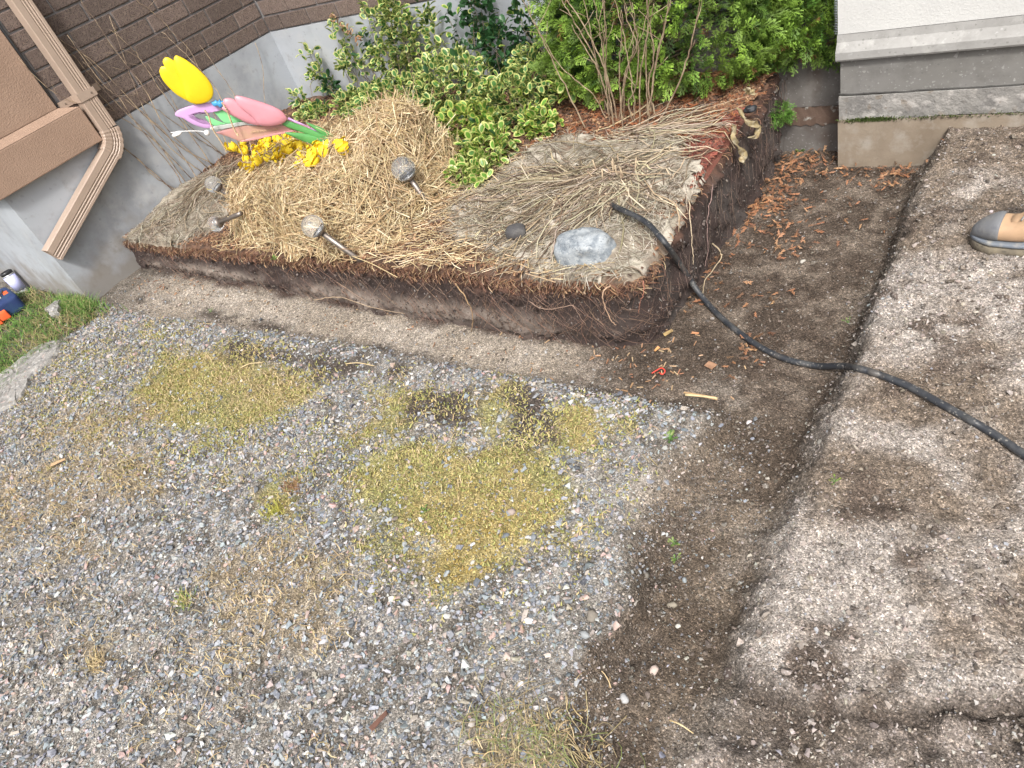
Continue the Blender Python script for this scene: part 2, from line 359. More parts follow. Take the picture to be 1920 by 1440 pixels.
def lerp(a, b, t): return a * (1 - t[..., None]) + b * t[..., None]
def A3(*c): return np.array(c, float)
def ground_col(x, y):
    tr, r = masks(x, y); n = fbm(x, y, 6, 71); n2 = fbm(x, y, 25, 73); n3 = fbm(x, y, 2.3, 75)
    c = lerp(A3(.12, .108, .093) * np.ones(x.shape + (1,)), A3(.24, .225, .205), sm(.3, .7, n2))
    c = lerp(c, A3(.22, .205, .185), patch(x, y, FINE, .08, .1) * .6)
    c = lerp(c, lerp(A3(.27, .215, .08) * np.ones(x.shape + (1,)), A3(.2, .19, .07), sm(.4, .6, n)), patch(x, y, MOSS, .06, .1) * .85)
    c = lerp(c, A3(.26, .2, .12), patch(x, y, DRY, .06, .1) * .5)
    c = lerp(c, A3(.07, .058, .05), patch(x, y, SOILSPOT, .06, .13))
    c = lerp(c, A3(.06, .055, .03), patch(x, y, GRASS, .06, .08) * .7)
    # trench: sandy brown, darker and redder under the bank and toward the corner
    s = lerp(A3(.25, .215, .175) * np.ones(x.shape + (1,)), A3(.33, .29, .245), sm(.35, .7, n))
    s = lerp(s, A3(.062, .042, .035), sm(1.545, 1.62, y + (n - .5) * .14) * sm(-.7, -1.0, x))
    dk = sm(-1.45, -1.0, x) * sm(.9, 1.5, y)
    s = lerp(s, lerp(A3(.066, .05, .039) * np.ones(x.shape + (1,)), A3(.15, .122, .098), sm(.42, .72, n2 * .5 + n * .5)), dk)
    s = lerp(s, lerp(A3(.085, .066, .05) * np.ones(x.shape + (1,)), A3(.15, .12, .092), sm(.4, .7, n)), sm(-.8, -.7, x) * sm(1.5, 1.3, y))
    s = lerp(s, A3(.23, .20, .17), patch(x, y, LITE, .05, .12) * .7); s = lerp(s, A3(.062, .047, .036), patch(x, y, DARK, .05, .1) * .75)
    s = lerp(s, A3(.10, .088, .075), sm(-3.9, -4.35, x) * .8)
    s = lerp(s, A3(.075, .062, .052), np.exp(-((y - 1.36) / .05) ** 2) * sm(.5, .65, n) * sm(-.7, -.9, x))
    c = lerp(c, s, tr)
    # compacted crushed stone on the right
    q = lerp(A3(.285, .255, .23) * np.ones(x.shape + (1,)), A3(.15, .12, .094), sm(.455, .64, n3 * .45 + n * .55))
    q = lerp(q, A3(.085, .065, .052), sm(.56, .7, fbm(x, y, 8, 91)) * .9)
    low = sm(.02, -.04, y - crack_y(x)) * sm(.55, .2, x); q = lerp(q, lerp(A3(.085, .068, .054) * np.ones(x.shape + (1,)), A3(.20, .17, .15), sm(.42, .68, n2 * .4 + n * .3 + .3 * fbm(x, y, 3, 87) + .12 * sm(.6, .3, y))), low * .9)
    q = lerp(q, A3(.055, .043, .035), np.exp(-((y - crack_y(x) + .01) / .03) ** 2) * .8 * sm(.4, .1, x))
    c = lerp(c, q, r)
    c = lerp(c, A3(.075, .06, .048), np.exp(-((x - west_edge(y) - .03) / .07) ** 2) * sm(1.35, 1.1, y) * sm(.38, .55, n2) * .9)
    return np.clip(c * (.85 + .3 * n2[..., None]), 0, 1)
GC = ground_col(GX, GY)
tr_, r_ = masks(GX, GY)
ny, nx = GX.shape
idx = np.arange(ny * nx).reshape(ny, nx)
Q = np.stack([idx[:-1, :-1], idx[:-1, 1:], idx[1:, 1:], idx[1:, :-1]], -1)
cx = (GX[:-1, :-1] + G / 2); cy = (GY[:-1, :-1] + G / 2)
zone = np.where(r_[:-1, :-1] > .5, 2, np.where(tr_[:-1, :-1] > .5, 1, 0))
keep = ~((cx < -1.10) & (cy > 1.72)) & ~((cx > -1.12) & (cy > 3.06)) & ~((cx < X1 - .03) & (cy > YA + .03))
PV = np.stack([GX, GY, GZ], -1).reshape(-1, 3); PC = GC.reshape(-1, 3)
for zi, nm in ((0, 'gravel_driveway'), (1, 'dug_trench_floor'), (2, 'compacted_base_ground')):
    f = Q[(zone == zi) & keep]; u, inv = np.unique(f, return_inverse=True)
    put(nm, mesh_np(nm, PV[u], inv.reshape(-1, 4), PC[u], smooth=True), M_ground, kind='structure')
M_far = mat('far_ground', (.22, .21, .19), var=[((.12, .14, .06), 1.2, .45, .6)], rough=.95)
bm = bmesh.new()
for a, b_, c_, d_ in ((-90, XA, -60, 60), (XB, 60, -60, 60), (XA, XB, -60, YA0), (XA, XB, YB0, 60)):
    bm.faces.new([bm.verts.new(p) for p in ((a, c_, -.02), (b_, c_, -.02), (b_, d_, -.02), (a, d_, -.02))])
bm_obj('surrounding_ground', bm, M_far, kind='structure')

# ------------------------------------------------------------------ stones
def rock_templates(n, pts=9, flat=.62):
    out = []
    for k in range(n):
        bm = bmesh.new(); r = random.Random(k + 5)
        for _ in range(pts):
            v = Vector((r.gauss(0, 1), r.gauss(0, 1), r.gauss(0, 1))).normalized()
            v = Vector((v.x * r.uniform(.8, 1.15), v.y * r.uniform(.6, .9), v.z * flat)); bm.verts.new(v)
        h = bmesh.ops.convex_hull(bm, input=bm.verts)
        bmesh.ops.delete(bm, geom=[v for v in bm.verts if not v.link_faces], context='VERTS')
        bmesh.ops.triangulate(bm, faces=bm.faces); bm.verts.index_update(); bm.verts.ensure_lookup_table()
        out.append((np.array([v.co[:] for v in bm.verts]) * .5, np.array([[v.index for v in f.verts] for f in bm.faces])))
        bm.free()
    return out
RT = rock_templates(14)
PAL = [(.14, .155, .175), (.205, .225, .25), (.28, .30, .325), (.38, .385, .39), (.38, .27, .24), (.44, .37, .33), (.47, .46, .45), (.26, .23, .195), (.095, .105, .12), (.34, .31, .27)]
PP = [.2, .2, .16, .09, .055, .06, .06, .08, .05, .045]
def stones(name, x, y, size, col, sink=.15, parent=None, zf=ground_h):
    bag = Bag(); n = len(x); k = rng.integers(0, len(RT), n); z = zf(x, y) + size * (.28 - sink)
    P = np.stack([x, y, z], -1); R = rotm(n, .75)
    for i, (tv, tf) in enumerate(RT):
        s = k == i
        sc = size[s][:, None] * np.stack([rng.uniform(.8, 1.25, s.sum()), rng.uniform(.75, 1.1, s.sum()), rng.uniform(.6, 1.0, s.sum())], -1)
        V, F, c = scatter(tv, tf, P[s], R[s], sc, col=col[s]); bag.add(V, F, c)
    return put(name, bag.mesh(name), M_stone, parent, kind='stuff')
VIEW = gp((-60, 500), (170, 555), (600, 640), (1350, 770), (1400, 1500), (960, 1500), (-60, 1520))
def sample(n, x0, x1, y0, y1): return rng.uniform(x0, x1, n), rng.uniform(y0, y1, n)
# driveway gravel
x, y = sample(100000, -4.7, -.45, -.75, 1.42)
tr, r = masks(x, y); ms = patch(x, y, MOSS, .05, .1); dr = patch(x, y, DRY, .05, .1); fi = patch(x, y, FINE, .08, .1); ss = patch(x, y, SOILSPOT, .06, .13); gr = patch(x, y, GRASS, .05, .08)
dens = (1 - .9 * ms) * (1 - .45 * dr) * (1 - .62 * fi) * (1 - .9 * ss) * (1 - .93 * gr) * (1 - .97 * np.maximum(tr, r)) * (.65 + .35 * sm(.3, .6, fbm(x, y, 5, 99)))
dens *= 1 - .75 * np.clip((y - (1.0 - .1 * x)) * 0, 0, 1)
ok = (rng.random(len(x)) < dens) & (sdp(x, y, VIEW) < .12)
x, y = x[ok], y[ok]
size = np.clip(rng.lognormal(math.log(.0106), .44, len(x)), .004, .031)
stones('driveway_gravel', x, y, size, pick(PAL, len(x), .22, PP))
# fine grit on the bare parts of the driveway
x, y = sample(34000, -1.9, -.45, -.1, 1.42)
fi = patch(x, y, FINE, .1, .12); ok = (rng.random(len(x)) < np.maximum(fi, .15)) & (sdp(x, y, VIEW) < .1); x, y = x[ok], y[ok]
stones('fine_grit', x, y, np.clip(rng.lognormal(math.log(.0052), .4, len(x)), .003, .014), pick(PAL, len(x), .2, PP) * .95)
# crushed stone pressed into the base on the right
x, y = sample(38000, -.5, 1.2, .2, 2.88)
tr, r = masks(x, y); n = fbm(x, y, 5, 103); brown = sm(.44, .62, fbm(x, y, 2.3, 75) * .45 + fbm(x, y, 6, 71) * .55)
ok = (rng.random(len(x)) < r * (.2 + .8 * (1 - brown)) * (1 - .6 * sm(.7, .3, y))) & (x < .12 + .5 * np.clip(y - .6, 0, 2)); x, y = x[ok], y[ok]
PALR = [(.37, .325, .295), (.28, .24, .205), (.43, .40, .38), (.20, .165, .135), (.26, .265, .28)]
stones('pressed_crushed_stone', x, y, np.clip(rng.lognormal(math.log(.0062), .4, len(x)), .003, .018), pick(PALR, len(x), .2, [.35, .25, .15, .15, .1]), sink=.2)
# loose bits in the trench and beside it
x, y = sample(60000, -4.4, -.3, .1, 3.0)
tr, r = masks(x, y); near = np.exp(-((y - 1.33) / .06) ** 2) * (x < -.7) + np.exp(-((x - west_edge(y) - .02) / .08) ** 2) * (y < 1.4) + np.exp(-((x + .42) / .05) ** 2) * .8
ok = (rng.random(len(x)) < tr * (.14 + .8 * near + .5 * patch(x, y, LITE, .05, .12) +   .35 * sm(.55, .2, y) * (x > -.75) + .55 * (x < -1.1) * (y < 1.58))) & ((y < 1.62) | (x > -1.0)); x, y = x[ok], y[ok]
tp = pick([(.27, .235, .19), (.36, .325, .28), (.2, .165, .13), (.3, .3, .3)], len(x), .15); pc_ = pick([(.14, .12, .1), (.22, .19, .16), (.32, .3, .28), (.1, .085, .07), (.2, .21, .22)], len(x), .2, [.3, .28, .14, .2, .08]); t_1 = (x < -1.1); pc_ = np.where(t_1[:, None], tp, pc_); sz = np.clip(rng.lognormal(math.log(.0068), .42, len(x)), .003, .02) * np.where(t_1, .75, 1); stones('trench_pebbles', x, y, sz, pc_, sink=.1)
# clods and crumbs on the compacted base
x, y = sample(19000, -.45, 1.2, .2, 2.86); tr, r = masks(x, y); brown = sm(.42, .6, fbm(x, y, 2.3, 75) * .45 + fbm(x, y, 6, 71) * .55); ok = (rng.random(len(x)) < r * (.25 + .75 * sm(.45, .6, fbm(x, y, 10, 107)))) & (x < .12 + .5 * np.clip(y - .6, 0, 2)); x, y, brown = x[ok], y[ok], brown[ok]
cc = np.where((rng.random(len(x)) < .25 + .6 * brown)[:, None], pick([(.12, .095, .075), (.17, .14, .112), (.08, .062, .05)], len(x), .15), pick([(.30, .26, .235), (.24, .205, .18)], len(x), .15))
stones('base_clods', x, y, np.clip(rng.lognormal(math.log(.0085), .5, len(x)), .004, .028), cc, sink=.12)
# soil crumbs
x, y = sample(60000, -4.4, .4, .1, 3.0)
tr, r = masks(x, y); edge = np.exp(-((x + .40) / .05) ** 2) * (y > .7) + 1.2 * np.exp(-((x - west_edge(y) - .02) / .09) ** 2) * (y < 1.38) + 1.3 * (y < crack_y(x)) * (x > -.45) * sm(.4, .6, fbm(x, y, 7, 109)) + np.exp(-((y - 1.34) / .05) ** 2) * (x < -.7) * sm(.45, .55, fbm(x, y, 4, 113)) * 1.2
ok = (rng.random(len(x)) < np.clip(tr + edge * .8, 0, 1) * (.2 + .75 * edge)) & ((y < 1.62) | (x > -1.0)); x, y = x[ok], y[ok]
stones('soil_crumbs', x, y, np.clip(rng.lognormal(math.log(.008), .45, len(x)), .004, .024), pick([(.075, .06, .048), (.11, .088, .07), (.16, .13, .105)], len(x), .15), sink=.1)

# ------------------------------------------------------------------ house: brick on a parged foundation, stucco corner
house = thing('house', 'house corner of brown brick and taupe stucco on grey foundation', 'house', (X1, YA, 0))
T = .30
box('foundation', X1 - T, X1, YA, Y2 + T, -.6, .7065, M_found, house)
box('foundation', X1 + .001, 3.0, Y2, Y2 + T, -.6, .7065, M_found, house)
box('foundation', -9, X1 - T - .001, YA, YA + T, -.6, .7065, M_found, house, label='pale foundation face beside the grass')
box('mortar', X1 - T, X1 - .010, YA + .05, Y2 + T, .708, 3.6, M_mortar, house)
box('mortar', X1 - .009, 3.0, Y2 + .010, Y2 + T, .708, 3.6, M_mortar, house)
def stucco_bm(x0, x1, y0, y1, z0, z1): bm = bmesh.new(); box_bm(bm, x0, x1, y0, y1, z0, z1); return bm
bm = bmesh.new(); ztop, zl = 3.6, .868
# corner pilaster: deep base block with a sloped ledge, thinner panel above
box_bm(bm, X1 - T - 4.6, X1 + .055, YA - .055, 1.866, .672, zl); bm_obj('stucco_base_block', bm, M_stucco, house, .006)
bm = bmesh.new(); a, b_ = X1 + .055, X1 + .02; y0, y1, yu0, yu1 = YA - .055, 1.866, YA - .02, 1.775
vs = [bm.verts.new(p) for p in ((-9, y0, zl + .001), (a, y0, zl + .001), (a, y1, zl + .001), (-9, y1, zl + .001), (-9, yu0, .905), (b_, yu0, .905), (b_, yu1, .905), (-9, yu1, .905))]
for f in ((0, 3, 2, 1), (4, 5, 6, 7), (0, 1, 5, 4), (1, 2, 6, 5), (2, 3, 7, 6), (3, 0, 4, 7)): bm.faces.new([vs[i] for i in f])
bm_obj('sloped_ledge', bm, M_stucco, house)
box('stucco_panel', -9, X1 + .018, YA - .018, 1.772, .906, 3.6, M_stucco, house, .004)
# dark sealant bead along the panel edge
tube_obj('sealant', [(X1 + .002, 1.782, .9), (X1 + .002, 1.784, 1.6), (X1 + .002, 1.781, 3.0)], .010, mat('sealant', (.08, .085, .095), rough=.7), house)
BW, BH, MJ = .277, .0965, .0105
def brick_mesh(w_, nm='brick'):
    bm = bmesh.new(); box_bm(bm, -.05, .0, -w_ / 2, w_ / 2, -(BH - MJ) / 2, (BH - MJ) / 2)
    bmesh.ops.bevel(bm, geom=bm.edges[:], offset=.0035, segments=1, affect='EDGES'); me = bpy.data.meshes.new(nm); bm.to_mesh(me); bm.free(); me.materials.append(M_brick); return me
BM = {}
def brick(cxyz, w_, rz):
    k = round(w_, 3)
    if k not in BM: BM[k] = brick_mesh(w_)
    o = bpy.data.objects.new('brick', BM[k]); C.objects.link(o); o.parent = house
    o.location = Vector([float(v) for v in cxyz]) - house.location; o.rotation_euler = (random.uniform(-.004, .004), random.uniform(-.006, .006), rz + random.uniform(-.005, .005))
OFF = [2.930, 2.818, 2.642, 2.536, 2.356, 2.23, 2.08, 1.94, 1.8, 1.66]
stuffbm = bmesh.new()
for rw in range(30):
    zc = .709 + BH * (rw + .5); off = OFF[rw] if rw < 10 else OFF[rw % 10]
    j = off - BW * math.ceil((off - 1.79) / BW)
    while j < Y2:
        a, b_ = max(j + MJ / 2, 1.79), min(j + BW - MJ / 2, Y2 - .004)
        if b_ - a > .03:
            if rw < 9: brick((X1 + random.uniform(-.002, .002), (a + b_) / 2, zc), b_ - a, 0)
            else: box_bm(stuffbm, X1 - .05, X1, a, b_, zc - (BH - MJ) / 2, zc + (BH - MJ) / 2)
        j += BW
    j = X1 + .008 - BW * [.45, .0, .62, .15][rw % 4]
    while j < 1.0:
        a, b_ = max(j + MJ / 2, X1 + .004), j + BW - MJ / 2
        if b_ - a > .03:
            if rw < 7 and b_ < -.6: brick(((a + b_) / 2, Y2 + random.uniform(-.002, .002), zc), b_ - a, -math.pi / 2)
            else: box_bm(stuffbm, a, b_, Y2, Y2 + .05, zc - (BH - MJ) / 2, zc + (BH - MJ) / 2)
        j += BW
bm_obj('upper_brick_courses', stuffbm, M_brick, house, kind='stuff')

# ------------------------------------------------------------------ downspout
ds = thing('downspout', 'taupe ribbed metal downspout bending to the left at the house corner', 'downspout', (X1 + .05, 1.94, .25))
def spout(path, name, ribs=True, hw=.047, hd=.034, cap=True, crimp=0):
    """sweep of a ribbed rectangular section lying in the plane of the wall"""
    P = np.array(path); n = len(P); T_ = np.gradient(P, axis=0); T_ /= np.linalg.norm(T_, axis=1, keepdims=True)
    out = np.array([1., 0, 0]); prof = []
    xs = np.linspace(-hw, hw, 29)
    for u in xs: prof.append((u, hd + (-.0035 if ribs and any(abs(u - c) < .0035 for c in (-.004, .010, .024)) else 0) - (.004 if abs(abs(u) - hw) < .002 else 0)))
    prof += [(hw, hd - .008), (hw, -hd), (-hw, -hd), (-hw, hd - .008)]
    V = []
    for i in range(n):
        s = np.cross(T_[i], out); s /= np.linalg.norm(s); k = 1 + (crimp * .05 if crimp and i % 2 else 0)
        for u, d in prof: V.append(P[i] + s * (-u) * k + out * d * k)
    m = len(prof); F = [[i * m + j, i * m + (j + 1) % m, (i + 1) * m + (j + 1) % m, (i + 1) * m + j] for i in range(n - 1) for j in range(m)]
    me = mesh_np(name, local(ds, V), np.array(F)); return put(name, me, M_spout, ds)
XS = X1 + .045
e0, e1 = np.array([XS, 1.93, .70]), np.array([XS, 1.80, .575])
spout([(XS, 1.93, 3.4), (XS, 1.93, 1.6), (XS, 1.93, .71)], 'upper_pipe')
arc = [(XS, 1.93 - .11 * (1 - math.cos(t)) - .012 * t, .708 - .125 * math.sin(t) * 1.0) for t in np.linspace(0, math.radians(66), 13)]
spout(arc, 'elbow', hw=.051, hd=.037, crimp=1)
end = np.array([XS, 1.245, .315]); st = np.array(arc[-1])
spout([st + (end - st) * t for t in (-.02, .3, .6, 1.0)], 'lower_pipe', hw=.046, hd=.034)
dv = (end - st) / np.linalg.norm(end - st)
bm = bmesh.new(); sv = np.cross(dv, (1, 0, 0)); q = end - dv * .012
bm.faces.new([bm.verts.new(tuple(q + sv * a + np.array([1, 0, 0]) * b_)) for a, b_ in ((-.043, -.031), (.043, -.031), (.043, .028), (-.043, .028))])
bm_obj('end_shade_plate', bm, M_spout_dark, ds)  # flat dark plate painting in the shade inside the pipe
bm = bmesh.new(); zs = .905; box_bm(bm, XS + .0355, XS + .038, 1.878, 1.982, zs - .022, zs + .022); box_bm(bm, X1 + .002, X1 + .005, 1.79, 1.878, zs - .02, zs + .02); box_bm(bm, X1 + .002, X1 + .005, 1.982, 2.05, zs - .02, zs + .02)
box_bm(bm, X1 + .002, XS + .038, 1.876, 1.8785, zs - .022, zs + .022); box_bm(bm, X1 + .002, XS + .038, 1.982, 1.9845, zs - .022, zs + .022)
bm_obj('wall_strap', bm, M_spout, ds)
for yy, xx in ((1.83, X1 + .006), (1.955, XS + .039)):
    bm = bmesh.new(); bmesh.ops.create_cone(bm, cap_ends=True, segments=10, radius1=.006, radius2=.004, depth=.005, matrix=Matrix.Translation((xx, yy, zs)) @ Matrix.Rotation(math.pi / 2, 4, 'Y')); bm_obj('screw', bm, M_screw, ds)

# ------------------------------------------------------------------ right-hand concrete wall
M_white = mat('white_stucco', (.50, .50, .49), var=[((.56, .56, .545), 3, .4, .7), ((.43, .46, .36), 1.6, .6, .8)], rough=.9, bump=.7, bscale=110, bdist=.003)
M_conc = mat('grey_concrete', (.165, .16, .15), var=[((.215, .21, .205), 4, .45, .75), ((.125, .12, .112), 9, .5, .75)], speck=[((.40, .40, .38), 130, .965, .7), ((.42, .42, .42), 240, .965, .5), ((.07, .07, .07), 200, .975, .6)], rough=.9, bump=.4, bscale=90)
M_rough = mat('rough_concrete', (.26, .25, .235), var=[((.15, .145, .14), 7, .45, .62), ((.38, .36, .34), 22, .52, .66), ((.30, .22, .16), 5, .62, .75)], speck=[((.18, .14, .1), 60, .93, .5)], rough=.95, bump=1, bscale=50, bdist=.006)
M_stained = mat('soil_stained_concrete', (.255, .21, .16), var=[((.19, .15, .11), 5, .45, .7), ((.32, .29, .25), 14, .5, .75), ((.1, .085, .06), 16, .68, .8)], rough=.95, bump=.7, bscale=120)
cw = thing('concrete_wall', 'white stucco wall with projecting lip on stepped grey concrete base', 'wall', (-.749, Y3, 0))
WL, WR = -.749, 3.2
def strip(name, prof, mt, x0=WL, x1=WR, n=70, jit=0, seed=0, back=.3, jl=0):
    """profile (y offset toward viewer, z) swept along x, with uneven surface"""
    xs = np.linspace(x0, x1, n); V = []; m = len(prof) + 2
    for i, xx in enumerate(xs):
        for k, (d, z) in enumerate(prof):
            jj = (fbm(np.array([xx]), np.array([z]), 9, seed, 3)[0] - .5) * 2 * jit
            zz = (fbm(np.array([xx]), np.array([z * 0 + k * 3.3]), 6, seed + 5, 4)[0] - .5) * 2 * jl if k in (0, len(prof) - 1) else 0
            V.append((xx, Y3 - d - jj, z + zz))
        V.append((xx, Y3 + back, prof[-1][1])); V.append((xx, Y3 + back, prof[0][1]))
    F = [[i * m + j, (i + 1) * m + j, (i + 1) * m + (j + 1) % m, i * m + (j + 1) % m] for i in range(n - 1) for j in range(m)]
    me = mesh_np(name, local(cw, V), np.array(F), smooth=False); o = put(name, me, mt, cw)
    bmm = bmesh.new(); bmm.from_mesh(me); es = [e for e in bmm.edges if e.is_boundary]; bmesh.ops.holes_fill(bmm, edges=es); bmesh.ops.recalc_face_normals(bmm, faces=bmm.faces); bmm.to_mesh(me); bmm.free()
    return o
def lin(d0, z0, d1, z1, n): return [(d0 + (d1 - d0) * t, z0 + (z1 - z0) * t) for t in np.linspace(0, 1, n)]
strip('white_stucco_panel', lin(.0, .4365, .0, 2.6, 4), M_white)
strip('sloped_lip', [(.022, .345), (.026, .352), (.026, .378), (.003, .408), (-.001, .4345)], mat('pale_concrete', (.31, .305, .295), var=[((.23, .225, .215), 9, .45, .7), ((.38, .375, .36), 22, .55, .75)], speck=[((.5, .5, .5), 150, .97, .5), ((.12, .12, .11), 170, .965, .7)], rough=.9, bump=.4, bscale=100), jit=.0015, seed=3, back=.02, x0=WL - .003)
strip('smooth_concrete_band', lin(.0, .207, .0, .3435, 5), M_conc, jit=.002, seed=7, x0=WL + .008)
strip('rough_concrete_band', lin(.006, .107, .010, .203, 8), M_rough, jit=.005, seed=11, n=160, jl=.004, x0=WL + .003)
strip('stained_footing', lin(.02, -.5, .012, .105, 16), M_stained, jit=.006, seed=15, n=120, x0=WL)
tube_obj('crack', np.stack([np.linspace(WL, WR, 260), np.full(260, Y3 - .001), .2052 + .018 * (fbm(np.linspace(0, 4, 260), np.zeros(260), 5, 9) - .5) + .008 * (fbm(np.linspace(0, 4, 260), np.zeros(260), 40, 9) - .5)], -1), .0035, mat('crack_shadow_gap', (.05, .048, .045)), cw, sides=5)
# reinforcing mesh showing at the corner of the stucco
M_mesh = mat('fibre_mesh', (.35, .38, .42), rough=.6)
P = []
for k in range(26): P.append([(WL - .001, Y3 - .002 + .001 * random.random(), .44 + .009 * k), (WL - .012 - .004 * random.random(), Y3 + .004, .441 + .009 * k)])
for k in range(2): P.append([(WL - .004 - .005 * k, Y3 + .001, .437), (WL - .004 - .005 * k, Y3 + .002, .70)])
tube_obj('reinforcing_mesh', P, .0009, M_mesh, cw, sides=3)
bm = bmesh.new(); mossm = Bag()
n = 900; mx = np.concatenate([rng.normal(-.61, .035, n // 2), rng.normal(-.66, .04, n // 4), rng.uniform(-.6, 0, n - n // 2 - n // 4)]); mz = .108 + rng.normal(0, .004, n)
P = np.stack([np.stack([mx, np.full(n, Y3 - .012), mz], -1), np.stack([mx + rng.normal(0, .002, n), np.full(n, Y3 - .019), mz + rng.normal(.003, .002, n)], -1)], 1)
V, F = tubes(P, np.full(n, .0016), 3); put('moss_line', mesh_np('moss_line', local(cw, V), F, np.repeat(pick([(.12, .17, .04), (.09, .13, .03)], n), 6, 0)), M_plain, cw, kind='stuff')

# ------------------------------------------------------------------ retaining blocks behind the trench
M_block = mat('retaining_block', (.115, .105, .098), var=[((.17, .16, .15), 7, .45, .7), ((.07, .05, .04), 5, .5, .7)], speck=[((.3, .3, .3), 200, .95, .5)], rough=.95, bump=.6, bscale=120)
bw = thing('block_wall', 'low dark grey concrete block wall under the cedar', 'wall', (-1.0, 3.05, -.2))
for a, b_, y0, z0, z1 in ((-1.095, -1.052, 3.0, -.3, .055), (-1.046, -.752, 3.0, -.3, .055), (-1.30, -1.101, 3.0, -.3, .055), (-1.09, -.752, 3.045, .092, .30), (-1.40, -1.096, 3.045, .092, .30), (-1.4, -.752, 3.05, .302, .45)):
    box('block', a, b_, y0, Y2 - .01, z0, z1, M_block, bw, .005)
V = []; 
nx_, ny_ = 60, 8
xs = np.linspace(-1.05, -.76, nx_)
for i in range(nx_):
    for j in range(ny_):
        t = j / (ny_ - 1); rag = (.02 * fbm(np.array([xs[i]]), np.array([0.]), 30, 4)[0] + .012) if j == 0 else 0
        V.append((xs[i], 2.995 + .055 * t + 0, .060 + .034 * t - (rag if j == 0 else 0) + .004 * math.sin(i * .7 + j)))
idx2 = np.arange(nx_ * ny_).reshape(nx_, ny_); F = np.stack([idx2[:-1, :-1], idx2[1:, :-1], idx2[1:, 1:], idx2[:-1, 1:]], -1).reshape(-1, 4)
put('soil_ledge', mesh_np('soil_ledge', local(bw, V), F), mat('ledge_soil', (.08, .05, .036), var=[((.25, .24, .22), 30, .6, .7)], bump=.8, bscale=80), bw)

# ------------------------------------------------------------------ planting bed bank: top and two cut faces
XR = -1.035; RC = .11
def round_corner(x, y, pad=0.):
    cx_, cy_ = XR - RC, float(edge_y(np.array(XR - RC))) + RC; dx, dy = x - cx_, cy_ - y; d = np.hypot(dx, dy); k = (dx > 0) & (dy > 0) & (d > RC + pad)
    return np.where(k, cx_ + dx / np.maximum(d, 1e-6) * (RC + pad), x), np.where(k, cy_ - dy / np.maximum(d, 1e-6) * (RC + pad), y)
def side_x(y): return XR + (fbm(y, y * 0, 2.0, 53) - .5) * .04
def bank_col(x, y, z=None):
    n = fbm(x, y, 7, 111); n2 = fbm(x, y, 30, 113)
    c = lerp(A3(.07, .042, .03) * np.ones(x.shape + (1,)), A3(.16, .09, .058), sm(.35, .7, n2))
    c = lerp(c, A3(.07, .04, .028), sm(.55, .75, n) * .8)
    fab = patch(x, y, FABRIC, .05, .06, 9)
    f = lerp(A3(.235, .20, .15) * np.ones(x.shape + (1,)), A3(.38, .345, .28), sm(.3, .7, fbm(x * 1.0, y * 2.5, 16, 117)))
    f = lerp(f, A3(.13, .075, .05), sm(.66, .74, fbm(x, y, 8, 119)))
    c = lerp(c, f, fab)
    red = patch(x, y, [gp((1270, 330), (1300, 260), (1370, 230), (1400, 210), (1385, 290), (1330, 350), (1290, 370), z=.24)], .03, .04)
    c = lerp(c, A3(.16, .05, .035), red * .75)
    return c
FABRIC = [gp((840, 400), (900, 360), (1000, 300), (1060, 270), (1180, 280), (1260, 260), (1300, 300), (1300, 340), (1290, 390), (1250, 470), (1215, 515), (1150, 512), (1040, 505), (960, 470), (860, 430), z=.23),
          gp((215, 475), (250, 410), (330, 350), (400, 330), (440, 370), (420, 420), (330, 440), (280, 480), z=.2)]
bx = np.arange(X1 - .02, XR + .03, .0125); by = np.arange(1.60, Y2 + .02, .0125); BX, BY = np.meshgrid(bx, by)
BXs = BX.copy(); BYs = np.maximum(BY, 0)
ey = edge_y(BX); sx = side_x(BY)
BYm = np.where(BY < ey, ey, BY); BXm = np.where(BX > sx, sx, BX); BXm, BYm = round_corner(BXm, BYm)
_cx, _cy = XR - RC, float(edge_y(np.array(XR - RC))) + RC
de = np.minimum(BYm - ey, sx - BXm); de = np.where((BXm > _cx) & (BYm < _cy), np.minimum(RC - np.hypot(BXm - _cx, BYm - _cy), de + 9 * (BYm - ey < 1e-6)), de)
BZ = bank_top(BXm, BYm) - .03 * sm(.05, 0, de)
ii = np.arange(BX.size).reshape(BX.shape); F = np.stack([ii[:-1, :-1], ii[:-1, 1:], ii[1:, 1:], ii[1:, :-1]], -1).reshape(-1, 4)
M_soil = mat('bank_soil', attr=True, rough=.95, bump=1.0, bscale=90, bdist=.005)
bank_c = bank_col(BXm, BYm)
put('planting_bed_ground', mesh_np('planting_bed_ground', np.stack([BXm, BYm, BZ], -1).reshape(-1, 3), F, bank_c.reshape(-1, 3), True), M_soil, kind='structure')
